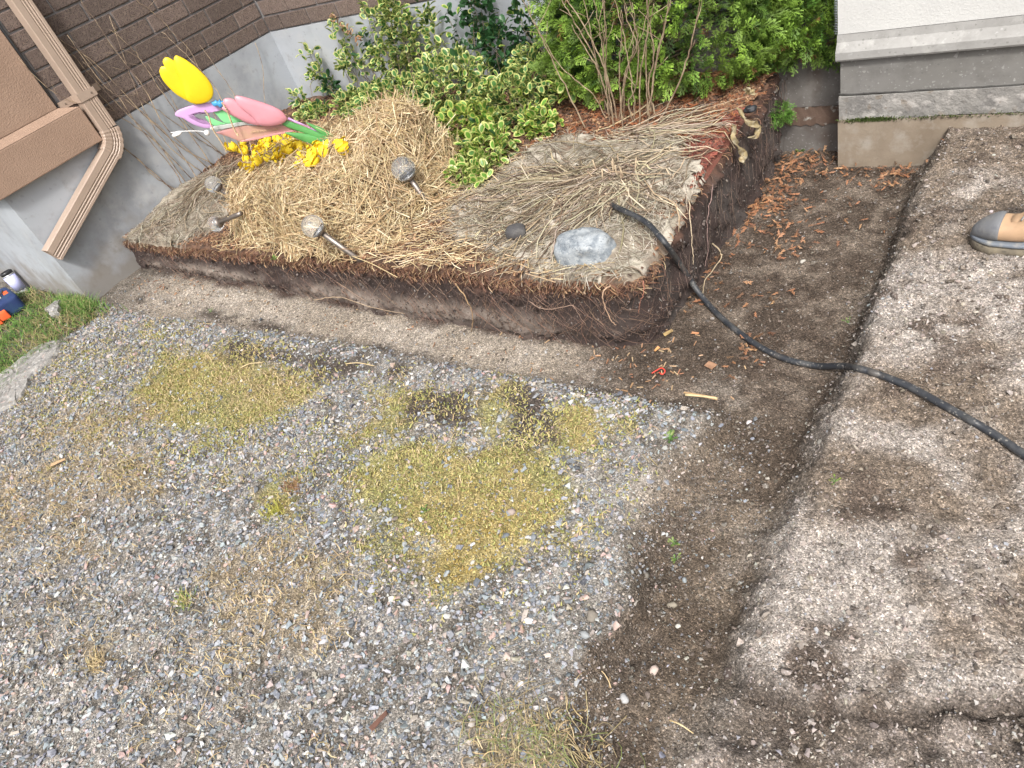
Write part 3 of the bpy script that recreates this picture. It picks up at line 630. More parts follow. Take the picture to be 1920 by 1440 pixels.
# cut faces: one path round the corner, front then side
_s = []
def cut_path(s):                                       # -> x, y, normal
    Lf = XR - RC - X1; arc = RC * math.pi / 2
    t = np.clip((s - Lf) / arc, 0, 1) * math.pi / 2; e0 = edge_y(np.minimum(X1 + s, XR - RC)); y0 = edge_y(np.array(XR - RC))
    fx = X1 + s; ax_ = XR - RC + RC * np.sin(t); ay = y0 + RC - RC * np.cos(t); sy = y0 + RC + (s - Lf - arc)
    x = np.where(s < Lf, fx, np.where(s < Lf + arc, ax_, side_x(sy) - (side_x(y0 + RC) - XR) * sm(.3, 0, s - Lf - arc))); y = np.where(s < Lf, e0, np.where(s < Lf + arc, ay, sy))
    return x, y, np.sin(t), -np.cos(t)
LF = XR - RC - X1 + RC * math.pi / 4; LT = XR - RC - X1 + RC * math.pi / 2 + (3.05 - 1.63 - RC)
def cut_bulge(SS, TT, z, seed):
    n = fbm(SS, z, 5, seed) - .5; n2 = fbm(SS, z, 28, seed + 3) - .5; n3 = fbm(SS, z, 70, seed + 7, 3) - .5
    band = np.exp(-((TT - .33 - .05 * np.sin(SS * 2.2)) / .16) ** 2)
    clod = np.clip(fbm(SS, z, 16, seed + 40) - .55, 0, 1) * .12
    b_ = (.020 * band + .03 * n + .014 * n2 + .008 * n3 + clod + .03 * sm(.2, 0, TT)) * sm(1.0, .92, TT)
    return b_, band
def cut_face(name, s0, s1, seed):
    ns = int((s1 - s0) / .010) + 2; nz = 32; s = np.linspace(s0, s1, ns); t = np.linspace(0, 1, nz); SS, TT = np.meshgrid(s, t)
    x, y, nx_, ny_ = cut_path(SS)
    zb = ground_h(x + nx_ * .03, y + ny_ * .03) - .03; zt = bank_top(x, y) - .028
    z = zb + (zt - zb) * TT; bul, band = cut_bulge(SS, TT, z, seed); x = x + nx_ * bul; y = y + ny_ * bul
    f1 = fbm(SS, z, 9, seed + 9); fr = sm(LF + .05, LF - .25, SS)
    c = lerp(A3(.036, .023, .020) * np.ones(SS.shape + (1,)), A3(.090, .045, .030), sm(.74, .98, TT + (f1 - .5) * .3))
    lt = band * sm(.25, .55, fbm(SS, z * 3, 2.5, seed + 21)) * sm(.05, .3, SS - 0) * (1 - .85 * sm(2.7, 3.3, SS)) * fr
    c = lerp(c, A3(.20, .165, .14), np.clip(lt * 1.35, 0, 1) * (.55 + .6 * fbm(SS * .6, z * 3, 24, seed + 31)))
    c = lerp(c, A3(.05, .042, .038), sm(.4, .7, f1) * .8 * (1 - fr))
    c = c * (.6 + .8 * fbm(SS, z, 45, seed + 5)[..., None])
    ii = np.arange(SS.size).reshape(SS.shape); F = np.stack([ii[:-1, :-1], ii[:-1, 1:], ii[1:, 1:], ii[1:, :-1]], -1).reshape(-1, 4)
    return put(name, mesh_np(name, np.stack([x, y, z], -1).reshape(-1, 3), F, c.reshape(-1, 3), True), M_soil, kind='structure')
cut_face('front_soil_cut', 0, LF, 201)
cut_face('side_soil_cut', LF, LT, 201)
# crumbs and small stones stuck in the cut
n = 5200; s = rng.uniform(.05, LT, n); tt = rng.uniform(.03, .93, n) ** 1.15; x, y, nx_, ny_ = cut_path(s); zb = ground_h(x + nx_ * .03, y + ny_ * .03) - .03; zt = bank_top(x, y) - .028; z = zb + (zt - zb) * tt
bul, _b = cut_bulge(s, tt, z, 201); sz = np.clip(rng.lognormal(math.log(.0075), .5, n), .003, .026); P = np.stack([x + nx_ * bul, y + ny_ * bul, z], -1); R = rotm(n); bag = Bag(); kk = rng.integers(0, 14, n)
cc = pick([(.05, .032, .026), (.075, .05, .04), (.035, .024, .02), (.12, .095, .08), (.2, .18, .16)], n, .2, [.36, .28, .22, .11, .03])
for i, (tv, tf) in enumerate(RT):
    k = kk == i; V, F, c = scatter(tv, tf, P[k], R[k], sz[k], col=cc[k]); bag.add(V, F, c)
put('cut_face_crumbs', bag.mesh('cut_face_crumbs'), M_stone, kind='stuff')
# ------------------------------------------------------------------ bed cover: bark mulch, dead leaf thatch, roots
def bz(x, y): return bank_top(x, y)
def quatdirs(n, flatness=.25):
    a = rng.uniform(0, 2 * math.pi, n); return np.stack([np.cos(a), np.sin(a), rng.normal(0, flatness, n)], -1)
def chips(name, x, y, L, W_, col, zf, lift=.004, parent=None, kind='stuff', flatness=.3, m=None):
    n = len(x); tv = np.array([(-.5, -.5, -.5), (.5, -.35, -.5), (.4, .5, -.5), (-.5, .4, -.5), (-.45, -.5, .5), (.5, -.3, .4), (.35, .5, .5), (-.5, .35, .3)])
    tf = np.array([(0, 3, 2, 1), (4, 5, 6, 7), (0, 1, 5, 4), (1, 2, 6, 5), (2, 3, 7, 6), (3, 0, 4, 7)])
    R = rotm(n, flatness * 3); P = np.stack([x, y, zf(x, y) + lift], -1)
    V, F, c = scatter(tv, tf, P, R, np.stack([L, W_, rng.uniform(.0015, .004, n)], -1), col=col)
    return put(name, mesh_np(name, V, F, c), m or M_plain, parent, kind=kind)
x, y = sample(31000, X1, XR, 1.62, 3.25)
fab = patch(x, y, FABRIC, .04, .06, 9); ok = (rng.random(len(x)) < (1 - .9 * fab)) & (y > edge_y(x) + .003) & ~((np.abs(x + 2.86) < .55) & (np.abs(y - 2.08) < .28)) & (np.hypot(*(np.array(round_corner(x, y)) - np.array([x, y]))) < .004) & ~((y > 2.75) & (x < -1.9) & (rng.random(len(x)) < .5)); x, y = x[ok], y[ok]
xe_, ye_ = sample(3200, XR - .16, XR - .005, 1.95, 3.05); ke_ = rng.random(3200) < 1 - .75 * patch(xe_, ye_, FABRIC, .02, .04, 9); x = np.concatenate([x, xe_[ke_]]); y = np.concatenate([y, ye_[ke_]])
red = patch(x, y, [gp((1270, 330), (1300, 260), (1370, 230), (1400, 210), (1385, 290), (1330, 350), (1290, 370), z=.24)], .03, .04)
c1 = pick([(.20, .10, .055), (.30, .18, .10), (.13, .07, .045), (.42, .27, .16), (.07, .045, .035)], len(x), .2, [.34, .24, .2, .08, .14])
c2 = pick([(.20, .055, .04), (.14, .04, .03), (.27, .10, .065), (.12, .06, .045)], len(x), .2); c1 = np.where(red[:, None] > .5, c2, c1)
chips('bark_mulch', x, y, rng.uniform(.006, .028, len(x)), rng.uniform(.003, .009, len(x)), c1, bz)

def surf_strips(n, x0, y0, ang, spread, L0, L1, w0, w1, col, lift=.010, K=7, curl=.7, jx=.05, jy=.05, bump=.022):
    a = ang + rng.normal(0, 1, n) * spread; L = rng.uniform(L0, L1, n); x0 = x0 + rng.normal(0, jx, n); y0 = y0 + rng.normal(0, jy, n)
    P = np.zeros((n, K, 3)); x, y = x0.copy(), y0.copy(); k = rng.normal(0, curl, n)
    for i in range(K):
        P[:, i, 0] = x; P[:, i, 1] = y; a = a + k * rng.uniform(.2, 1, n) / K + rng.normal(0, .26, n); x = x + np.cos(a) * L / (K - 1); y = y + np.sin(a) * L / (K - 1)
    xx = np.clip(P[..., 0], X1 + .01, XR + .02); yy = np.maximum(P[..., 1], 1.60)
    good = (P[..., 1].min(1) > 1.585) & (P[..., 0].min(1) > X1 + .005) & (P[..., 0].max(1) < XR + .05)
    over = np.maximum(P[..., 0] - XR, 0) + np.maximum(1.62 - P[..., 1], 0)
    P[..., 0] = np.minimum(P[..., 0], XR + .03); P[..., 1] = np.maximum(P[..., 1], 1.585); P[..., 0] = np.maximum(P[..., 0], X1 + .005)
    P[..., 2] = bz(xx, yy) + lift + rng.uniform(0, bump, (n, 1)) + rng.normal(0, .003, (n, K)) - over * 1.2
    R = rng.uniform(w0, w1, n)[:, None] * np.array([.5] + [1.0] * (K - 2) + [.3])
    return P[good], R[good], np.repeat(col[good], K, 0)
TH = [(.46, .38, .26), (.33, .26, .17), (.55, .48, .36), (.20, .15, .10), (.40, .34, .26), (.14, .10, .07)]
bag = Bag()
def addstrips(*a, sides=2, **k):
    P, R, c = surf_strips(*a, **k); V, F = tubes(P, R, sides, flat=.35 if sides > 2 else None); bag.add(V, F, np.repeat(c, sides, 0))
hub = at(1140, 330, .27)[:2]
def fan(n, tgt, spread, L0, L1, w0=.0011, w1=.0038, jx=.11, jy=.07, o=hub, sides=3, pal=TH, **k):
    d = at(*tgt, .24)[:2] - o; addstrips(int(n * .8), o[0], o[1], math.atan2(d[1], d[0]), spread * 1.5, L0, L1, w0, w1, pick(pal, int(n * .8), .26), sides=sides, jx=jx, jy=jy, **k)
fan(240, (870, 390), .16, .3, .72); fan(200, (960, 440), .22, .25, .6); fan(130, (1090, 460), .25, .12, .34); fan(120, (1240, 440), .3, .1, .32)
fan(130, (1330, 300), .3, .1, .35); fan(120, (1380, 245), .10, .25, .42, o=at(1180, 250, .27)[:2], jx=.08, jy=.04); fan(110, (1000, 300), .5, .1, .3)
fan(160, (820, 400), .2, .1, .4, o=at(960, 400, .24)[:2], jx=.12, jy=.1, w0=.001, w1=.003); fan(90, (1150, 250), 1.2, .06, .2)
lh = at(430, 330, .22)[:2]
fan(330, (215, 480), .2, .15, .5, o=lh, jx=.14, jy=.12, w0=.0015, w1=.0045, pal=[(.36, .29, .2), (.27, .21, .15), (.43, .37, .29), (.2, .15, .1)]); fan(200, (215, 480), .3, .1, .3, o=at(310, 410, .2)[:2], jx=.14, jy=.12, pal=[(.36, .29, .2), (.3, .25, .2), (.43, .37, .29), (.17, .13, .1)])
put('dead_leaf_thatch', bag.mesh('dead_leaf_thatch'), M_fibre, kind='stuff')
# matted fine fibre over the weed cloth
bag = Bag(); n = 19000
x, y = sample(n * 3, X1, XR, 1.62, 3.1); fab = patch(x, y, FABRIC, .03, .06, 9); ok = rng.random(len(x)) < fab; x, y = x[ok][:n], y[ok][:n]
ang = math.atan2(*(at(870, 390, .24)[:2] - hub)[::-1]) + (fbm(x, y, 4, 301) - .5) * 5
P, R, c = surf_strips(len(x), x, y, ang, .5, .025, .12, .0005, .0014, pick([(.44, .40, .32), (.34, .30, .23), (.54, .50, .42), (.20, .16, .12)], len(x), .15), lift=.006, K=4, jx=0, jy=0, bump=.016)
V, F = tubes(P, R, 2); bag.add(V, F, np.repeat(c, 2, 0)); put('matted_fibre', bag.mesh('matted_fibre'), M_fibre, kind='stuff')

# wrinkled weed cloth lumps (a torn sheet lying over the bed)
def cloth(name, polys, label, col, seed):
    xs = np.arange(-2.4, -.98, .011) if seed == 1 else np.arange(X1 + .01, -3.3, .011); ys = np.arange(1.60, 2.75, .011); XX, YY = np.meshgrid(xs, ys)
    m = patch(XX, YY, polys, .004, .09, 9) > .5; hole = fbm(XX, YY, 9, 401) > .64; m &= ~hole
    ca, sa = math.cos(2.6), math.sin(2.6); u = XX * ca + YY * sa; v = -XX * sa + YY * ca
    w_ = (np.abs(fbm(u * .35 + v * 0, v, 18, 411, 3) - .5) * 2) * .022 + (fbm(XX, YY, 5, 413) - .42) * .026 + fbm(u * .4, v, 45, 417, 2) * .007
    XXc = np.minimum(XX, side_x(YY) + .012); YYc = np.maximum(YY, edge_y(XX) - .012)
    XXc, YYc = round_corner(XXc, YYc, .012)
    ZZ = bz(XXc, YYc) + .002 + w_ - .05 * sm(.03, 0, XR + .012 - XX) - .03 * sm(.03, 0, YY - 1.62)
    g = fbm(u * .3, v, 50, 421, 3); c = lerp(A3(.20, .165, .125) * np.ones(XX.shape + (1,)), A3(*col), sm(.3, .65, g)); c = lerp(c, A3(.13, .08, .05), sm(.6, .72, fbm(XX, YY, 12, 423)) * .8)
    ii = np.arange(XX.size).reshape(XX.shape); F = np.stack([ii[:-1, :-1], ii[:-1, 1:], ii[1:, 1:], ii[1:, :-1]], -1)[m[:-1, :-1]].reshape(-1, 4)
    u_, inv = np.unique(F, return_inverse=True); V = np.stack([XXc, YYc, ZZ], -1).reshape(-1, 3)[u_]
    o = put(name, mesh_np(name, V, inv.reshape(-1, 4), c.reshape(-1, 3)[u_], True), mat(name + '_weave', attr=True, rough=.95, bump=1, bscale=160, bdist=.004)); tag(o, label, 'weed cloth', 'old weed cloth on the bed')
    md = o.modifiers.new('thick', 'SOLIDIFY'); md.thickness = .002
cloth('weed_cloth', FABRIC[:1], 'wrinkled greyish weed cloth matted with fibres around the blue-grey boulder', (.44, .40, .335), 1)
cloth('weed_cloth', FABRIC[1:], 'weathered weed cloth at the left tip of the bed beside the foundation', (.34, .30, .24), 2)

# fine roots hanging out of both cut faces
def hair(n, s, L, z0, out, dr, K, rad, col, bag, flat=None, fringe=False):
    P = np.zeros((n, K, 3)); s = s.copy()
    for i in range(K):
        t = i / (K - 1); x, y, nx_, ny_ = cut_path(np.clip(s, .01, LT)); o_ = out * (1 if not fringe else np.sin(t * 1.5)) + (.004 * rng.random(n) if not fringe else .002)
        P[:, i] = np.stack([x + nx_ * o_, y + ny_ * o_, z0 - (L * t if not fringe else L * .7 * t * t - .006 * t)], -1); s = s + dr * L / K + (rng.normal(0, .004, n) if not fringe else 0)
    V, F = tubes(P, rad, 3, flat=flat); bag.add(V, F, np.repeat(col, K * 3, 0))
bag = Bag(); n = 760; s = rng.uniform(.1, LF, n); s = np.where(rng.random(n) < .6, LF + .1 - np.abs(rng.normal(0, .9, n)), s); s = np.clip(s, .05, LF + .1); x, y, _, _ = cut_path(s)
hair(n, s, rng.uniform(.02, .10, n), bank_top(x, y) - rng.uniform(.02, .2, n), rng.uniform(.03, .048, n), rng.normal(0, .9, n), 6, rng.uniform(.0003, .0009, n), pick([(.20, .12, .085), (.13, .085, .065), (.30, .2, .14), (.10, .06, .045)], n, .2, [.35, .3, .12, .23]), bag)
n = 240; s = rng.uniform(LF, LT, n); x, y, _, _ = cut_path(s)
hair(n, s, rng.uniform(.02, .12, n), bank_top(x, y) - rng.uniform(.02, .25, n), rng.uniform(.03, .045, n), rng.normal(0, .5, n), 6, rng.uniform(.0004, .0010, n), pick([(.12, .085, .07), (.08, .06, .05), (.2, .14, .11)], n, .2), bag)
n = 3400; s = rng.uniform(.02, LF + .25, n); s = np.where(s > LF + .1, rng.uniform(LF, LT, n), s); x, y, _, _ = cut_path(s)
hair(n, s, rng.uniform(.006, .042, n) * (.4 + fbm(s, s * 0, 8, 77)), bank_top(x, y) - .012 - rng.random(n) ** 2 * .045, .034 * rng.uniform(.2, 1, n), rng.normal(0, 1.3, n), 4, rng.uniform(.0006, .0026, n), pick([(.20, .10, .06), (.11, .06, .042), (.30, .18, .1), (.45, .33, .2)], n, .2, [.4, .35, .17, .08]), bag, .4, True)
put('hanging_roots', bag.mesh('hanging_roots'), M_fibre, kind='stuff')
def root(pts, r, label, col, cat='root', nm='root'):
    P = spline([p for p in pts], 22); P += rng.normal(0, .0012, P.shape); o = tube_obj(nm, P, np.linspace(r, r * .5, 22), mat(nm + '_bark', col, var=[(tuple(np.array(col) * .6), 60, .45, .7)], rough=.8), sides=6)
    return tag(o, label, cat)
root([aty(854, 532, 1.585), aty(874, 560, 1.57), aty(886, 590, 1.565), aty(884, 622, 1.57)], .0028, 'long tan root hanging straight over the middle of the front cut', (.36, .24, .13))
root([aty(1145, 535, 1.60), aty(1131, 548, 1.57), aty(1134, 575, 1.565), aty(1146, 600, 1.565), aty(1156, 610, 1.57)], .0028, 'hooked pale root hanging below the blue-grey boulder', (.45, .30, .2))
root([aty(1205, 525, 1.62), aty(1207, 548, 1.60), aty(1200, 568, 1.595), aty(1197, 588, 1.60)], .0018, 'thin reddish root at the front corner of the bank', (.35, .15, .1))
root([aty(992, 565, 1.57), aty(1015, 578, 1.555), aty(1048, 578, 1.555), aty(1072, 572, 1.56), aty(1085, 590, 1.56), aty(1100, 612, 1.57)], .0017, 'branching brown root crossing the front cut left of the corner', (.3, .2, .15))
root([atx(1337, 345, XR + .03), atx(1332, 380, XR + .045), atx(1325, 420, XR + .04), atx(1328, 470, XR + .05), atx(1322, 500, XR + .05)], .0016, 'long pinkish root hanging down the side cut above the hose', (.3, .2, .18))
root([atx(1292, 378, XR + .02), atx(1295, 420, XR + .04), atx(1299, 475, XR + .05), atx(1300, 497, XR + .05)], .0022, 'straight straw-coloured stalk hanging beside the black hose', (.45, .36, .25))
root([at(1335, 455, 0), at(1350, 470, -.04), at(1353, 482, -.06), at(1338, 505, -.06), at(1322, 525, -.06), at(1318, 555, -.07)], .0028, 'curled pale root lying in the corner trench right of the hose', (.45, .36, .24))
root([at(588, 562, .0), at(640, 558, .03), at(700, 577, -.02), at(760, 588, -.06)], .002, 'pale twig lying along the foot of the front cut', (.4, .3, .2))

# ------------------------------------------------------------------ straw bale
bale = thing('straw_bale', 'loose golden straw bale slumped on the planting bed behind the lights', 'straw bale', (-2.8, 2.0, .2))
def bale_h(x, y):
    c_, s_ = math.cos(.10), math.sin(.10); dx, dy = x + 2.86, y - 2.06
    u = (dx * c_ - dy * s_) / .70; v = (dx * s_ + dy * c_) / .41
    d = (np.abs(u) ** 3.2 + np.abs(v) ** 3.2) ** (1 / 3.2) + (fbm(x, y, 5, 501) - .5) * .16
    top = .20 + .09 * sm(-2.9, -2.35, x) * sm(1.8, 2.2, y) + .04 * sm(-3.4, -2.6, x) + (fbm(x, y, 7, 503) - .5) * .05
    return top * sm(1.03, .74, d) * (1 + .08 * (fbm(x, y, 20, 505) - .5)), d
xs = np.arange(-3.65, -1.9, .014); ys = np.arange(1.5, 2.55, .014); XX, YY = np.meshgrid(xs, ys); H, D = bale_h(XX, YY)
ii = np.arange(XX.size).reshape(XX.shape); m = (D < 1.06); F = np.stack([ii[:-1, :-1], ii[:-1, 1:], ii[1:, 1:], ii[1:, :-1]], -1)[m[:-1, :-1]].reshape(-1, 4)
u_, inv = np.unique(F, return_inverse=True); V = np.stack([XX, YY, bank_top(XX, np.maximum(YY, 1.62)) - .01 + H], -1).reshape(-1, 3)[u_]
put('packed_core', mesh_np('packed_core', local(bale, V), inv.reshape(-1, 4)), mat('packed_straw', (.15, .09, .045), var=[((.06, .037, .02), 30, .45, .7), ((.28, .19, .10), 60, .55, .75)], bump=1, bscale=90, bdist=.01), bale)  # core coloured dark to stand for shade deep between the straws
def bsurf(x, y): H, d = bale_h(x, y); return bank_top(x, np.maximum(y, 1.62)) + H
n0 = 60000; x, y = sample(n0, -3.6, -1.95, 1.56, 2.5); H, d = bale_h(x, y); e = .01
gx_ = (bsurf(x + e, y) - bsurf(x - e, y)) / (2 * e); gy_ = (bsurf(x, y + e) - bsurf(x, y - e)) / (2 * e)
area = np.sqrt(1 + gx_ ** 2 + gy_ ** 2); ok = (d < 1.0) & (rng.random(n0) < np.clip(area * .28, 0, 1)); x, y, gx_, gy_, d = x[ok][:11500], y[ok][:11500], gx_[ok][:11500], gy_[ok][:11500], d[ok][:11500]
n = len(x); Nn = np.stack([-gx_, -gy_, np.ones(n)], -1); Nn /= np.linalg.norm(Nn, axis=1, keepdims=True)
steep = np.clip(np.hypot(gx_, gy_) / 1.0, 0, 1)
down = np.stack([gx_, gy_, gx_ ** 2 + gy_ ** 2], -1); down /= np.linalg.norm(down, axis=1, keepdims=True) + 1e-6
th = rng.uniform(0, 2 * math.pi, n); Dr = np.stack([np.cos(th), np.sin(th), np.zeros(n)], -1)
pref = down + np.array([.45, 0, 0]) * rng.choice([-1, 1], n, p=[.8, .2])[:, None]
clump = sm(.42, .6, fbm(x * 1.0, y + x * .3, 6, 507)); Dd = Dr * rng.uniform(.5, 1.4, n)[:, None] + pref * steep[:, None] * (clump * rng.uniform(.2, 2.2, n))[:, None]
Dd -= Nn * (Dd * Nn).sum(1, keepdims=True); Dd /= np.linalg.norm(Dd, axis=1, keepdims=True)
spike = sm(2.15, 2.35, y) * sm(-3.0, -2.6, x); lift = rng.normal(.05, .16, n) + spike * rng.uniform(0, 1.0, n) * (rng.random(n) < .5)
Dd = Dd + Nn * lift[:, None]; Dd /= np.linalg.norm(Dd, axis=1, keepdims=True)
L = rng.uniform(.03, .15, n) * (1 + .4 * steep); C0 = np.stack([x, y, bsurf(x, y)], -1) + Nn * rng.uniform(-.006, .026, n)[:, None]
bend = np.cross(Dd, rng.normal(size=(n, 3))) * (L * .06)[:, None]
ts = np.array([-.5, 0, .5]); shag = (rng.random(n) < .06)[:, None] * Nn * rng.uniform(.3, 1.2, (n, 1)); Dd = Dd + shag; P = C0[:, None] + Dd[:, None] * (L[:, None] * ts)[..., None] + bend[:, None] * np.array([0, 1, 0])[None, :, None] - Nn[:, None] * (np.array([.3, 0, .3])[None, :, None] * .0) 
P[..., 2] = np.maximum(P[..., 2], bank_top(P[..., 0], np.maximum(P[..., 1], 1.6)) + .002)
SP = [(.64, .51, .31), (.50, .37, .20), (.76, .65, .44), (.33, .21, .11), (.56, .42, .25)]
col = pick(SP, n, .18, [.3, .25, .17, .13, .15]); dk_ = sm(.5, .3, fbm(x, y, 18, 509)); col = col * (1 - .45 * dk_[:, None] * rng.random((n, 1))); V, F = tubes(P, rng.uniform(.0008, .0023, n), 3)  # patches of straw darkened, painting shade into gaps between strands
put('straw', mesh_np('straw', local(bale, V), F, np.repeat(col, 9, 0)), M_fibre, bale, kind='stuff')
# loose straws around the bale
n = 1500; x = np.concatenate([rng.uniform(-3.5, -1.2, n // 2), rng.normal(-2.1, .18, n // 2)]); y = np.concatenate([rng.normal(1.70, .05, n // 2), rng.normal(2.0, .2, n // 2)]); y = np.maximum(y, 1.61); x = np.minimum(x, -1.1)
th = rng.uniform(0, 2 * math.pi, n); L = rng.uniform(.04, .15, n); Dd = np.stack([np.cos(th) , np.sin(th) * .6, rng.normal(0, .12, n)], -1)
C0 = np.stack([x, y, bsurf(x, y) + .012], -1); P = C0[:, None] + Dd[:, None] * (L[:, None] * ts)[..., None] + rng.normal(0, .005, (n, 3, 3)); P[..., 2] = np.where(P[..., 1] > 1.6, np.maximum(P[..., 2], bank_top(P[..., 0], np.maximum(P[..., 1], 1.6)) + .002), P[..., 2])
V, F = tubes(P, rng.uniform(.0009, .0018, n), 3); put('loose_straw', mesh_np('loose_straw', V, F, np.repeat(pick(SP, n, .18), 9, 0)), M_fibre, kind='stuff')
M_straw = mat('straw_stalk', (.6, .48, .28), var=[((.45, .33, .17), 40, .4, .7)], rough=.6)
def stalk(p, q, label, r=.0022, b=.01):
    P = spline([p, (p + q) / 2 + np.array([0, 0, b]), q], 10); return tag(tube_obj('straw_stalk', P, np.linspace(r, r * .7, 10), M_straw, sides=6), label, 'straw', 'single straws lying loose')
stalk(at(648, 682, .01), at(702, 686, .01), 'short thick straw on the gravel below the front cut, near the middle'); stalk(at(362, 610, -.03), at(402, 608, -.03), 'short straw lying in the trench at its left end')
stalk(at(450, 690, .01), at(492, 680, .01), 'pale straw on the mossy gravel at left'); stalk(at(660, 480, .215), at(745, 520, .19), 'long straw poking over the bank edge beside the front light stake')
stalk(at(1285, 740, .0), at(1345, 747, .0), 'flat orange-tan splinter beside the trench corner', .004, .002); stalk(at(720, 493, .225), at(830, 465, .225), 'long bright straw lying right of the front light stake')
stalk(at(1255, 1020 + 330, 0), at(1300, 1375, 0), 'thin reddish straw lying low in the right-hand dirt', .0018)

# ------------------------------------------------------------------ solar globe lights
M_glass = bpy.data.materials.new('crackle_glass'); M_glass.use_nodes = True; t = M_glass.node_tree; b = t.nodes['Principled BSDF']
b.inputs['Transmission Weight'].default_value = .90; b.inputs['Roughness'].default_value = .04; b.inputs['Base Color'].default_value = (.93, .95, .96, 1); b.inputs['IOR'].default_value = 1.3
v = t.nodes.new('ShaderNodeTexVoronoi'); v.feature = 'DISTANCE_TO_EDGE'; v.inputs['Scale'].default_value = 60; tc = t.nodes.new('ShaderNodeTexCoord'); t.links.new(tc.outputs['Object'], v.inputs['Vector'])
bn = t.nodes.new('ShaderNodeBump'); bn.inputs['Strength'].default_value = .28; bn.inputs['Distance'].default_value = .0025; t.links.new(v.outputs['Distance'], bn.inputs['Height']); t.links.new(bn.outputs[0], b.inputs['Normal'])
M_steel = mat('brushed_steel', (.27, .235, .21), var=[((.2, .175, .155), 40, .4, .7)], rough=.42, metal=.75)
M_cell = mat('solar_cell', (.02, .025, .04), var=[((.3, .32, .35), 60, .6, .62)], rough=.25)
M_silver = mat('inner_reflector', (.55, .56, .58), var=[((.3, .3, .3), 40, .4, .7)], rough=.35, metal=.6)
def lathe(name, prof, mt, parent, Rm, off, seg=24, smooth=True):
    n = len(prof); V = []; 
    for r_, z in prof:
        for k in range(seg): a = 2 * math.pi * k / seg; V.append((r_ * math.cos(a), r_ * math.sin(a), z))
    F = [[i * seg + k, i * seg + (k + 1) % seg, (i + 1) * seg + (k + 1) % seg, (i + 1) * seg + k] for i in range(n - 1) for k in range(seg)]
    V = np.array(V) @ Rm.T + off; return put(name, mesh_np(name, V, np.array(F), smooth=smooth), mt, parent)
def solar(base, ctr, R, label):
    base, ctr = np.array(base), np.array(ctr); ax = ctr - base; Ld = np.linalg.norm(ax); ax /= Ld
    u = np.cross(ax, (0, 0, 1.)) if abs(ax[2]) < .99 else np.array([1., 0, 0]); u /= np.linalg.norm(u); Rm = np.stack([u, np.cross(ax, u), ax], 1)
    o = thing('solar_globe_light', label, 'solar light', base, 'solar globe lights around the straw bale')
    th = np.linspace(.42, math.pi, 14); lathe('glass_globe', [(R * math.sin(a), Ld - R * math.cos(a)) for a in th], M_glass, o, Rm, 0)
    lathe('collar', [(.0001, Ld - R * .99), (R * .45, Ld - R * .97), (R * .62, Ld - R * .80), (R * .66, Ld - R * .70), (R * .60, Ld - R * .70), (.0001, Ld - R * .72)], M_steel, o, Rm, 0)
    lathe('solar_panel', [(.0001, Ld - R * .35), (R * .55, Ld - R * .36), (R * .55, Ld - R * .42), (.0001, Ld - R * .42)], M_cell, o, Rm, 0, 12)
    lathe('reflector', [(.0001, Ld - R * .5), (R * .62, Ld - R * .45), (R * .55, Ld - R * .70), (.0001, Ld - R * .70)], M_silver, o, Rm, 0, 16)
    lathe('stake', [(.0001, -.03), (.011, -.03), (.0118, .0), (.0115, Ld - R * .9), (.0001, Ld - R * .9)], M_steel, o, Rm, 0, 14)
    return o
solar((-2.357, 1.63, .185), (-2.445, 1.565, .385), .047, 'globe light on a leaning steel stake at the front edge below the bale')
solar((-2.19, 1.99, .19), (-2.215, 1.945, .43), .051, 'globe light on a leaning steel stake at the right end of the bale')
cA = at(404, 420, .30); solar(cA + np.array([.16, .045, .03]), cA, .040, 'fallen globe light whose stake points right into the bale front left')
cB = at(400, 346, .33); solar(cB + np.array([.10, .03, -.14]), cB, .046, 'globe light half sunk in straw behind the bale left end near the foundation')

# ------------------------------------------------------------------ tulip garden sign
P0 = at(652, 275, .40); vh = P0[:2] / np.linalg.norm(P0[:2]); NN = np.array([vh[0], vh[1], 0.])
sign = thing('tulip_garden_sign', 'plastic tulip garden sign with yellow, pink and purple blooms leaning over the straw', 'garden sign', P0)
def plastic(nm, c, rough=.4): return mat(nm, c, rough=rough, var=[(tuple(np.array(c) * .82), 7, .4, .8), (tuple(np.array(c) * .5 + .12), 60, .68, .78)])
M_y, M_pk, M_pu = plastic('yellow_plastic', (.74, .53, .01)), plastic('pink_plastic', (.62, .27, .32)), plastic('purple_plastic', (.55, .33, .60))
M_gl, M_gd, M_bl, M_wt = plastic('mint_plastic', (.22, .62, .27)), mat('leaf_plastic', (.10, .32, .10), var=[((.06, .22, .05), 8, .4, .7)], rough=.4), plastic('blue_ribbon', (.06, .3, .58)), plastic('white_plastic', (.75, .75, .75))
def plate(nm, pts, off, mt, th=.006, bulge=.0, parent=sign, label=None):
    P = np.array([atplane(a, b_, P0 - NN * off, NN) for a, b_ in pts]); P = np.array(smooth_loop(P, 3)) if len(P) > 5 else P
    c = P.mean(0); n = len(P); bm = bmesh.new(); rings = []
    for s_, d in ((1, -th / 2), (1, th / 2 * .6), (.96, th / 2 + bulge * .2), (.75, th / 2 + bulge * .75), (.4, th / 2 + bulge)):
        rings.append([bm.verts.new(tuple(c + (p - c) * s_ - NN * d - P0)) for p in P])
    bm.faces.new(rings[0][::-1]); 
    for r0, r1 in zip(rings, rings[1:]):
        for i in range(n): bm.faces.new((r0[i], r0[(i + 1) % n], r1[(i + 1) % n], r1[i]))
    bm.faces.new(rings[-1]); bmesh.ops.recalc_face_normals(bm, faces=bm.faces)
    me = bpy.data.meshes.new(nm); bm.to_mesh(me); bm.free()
    for p in me.polygons: p.use_smooth = True
    o = put(nm, me, mt, parent)
    if label: o['label'] = label
    return o
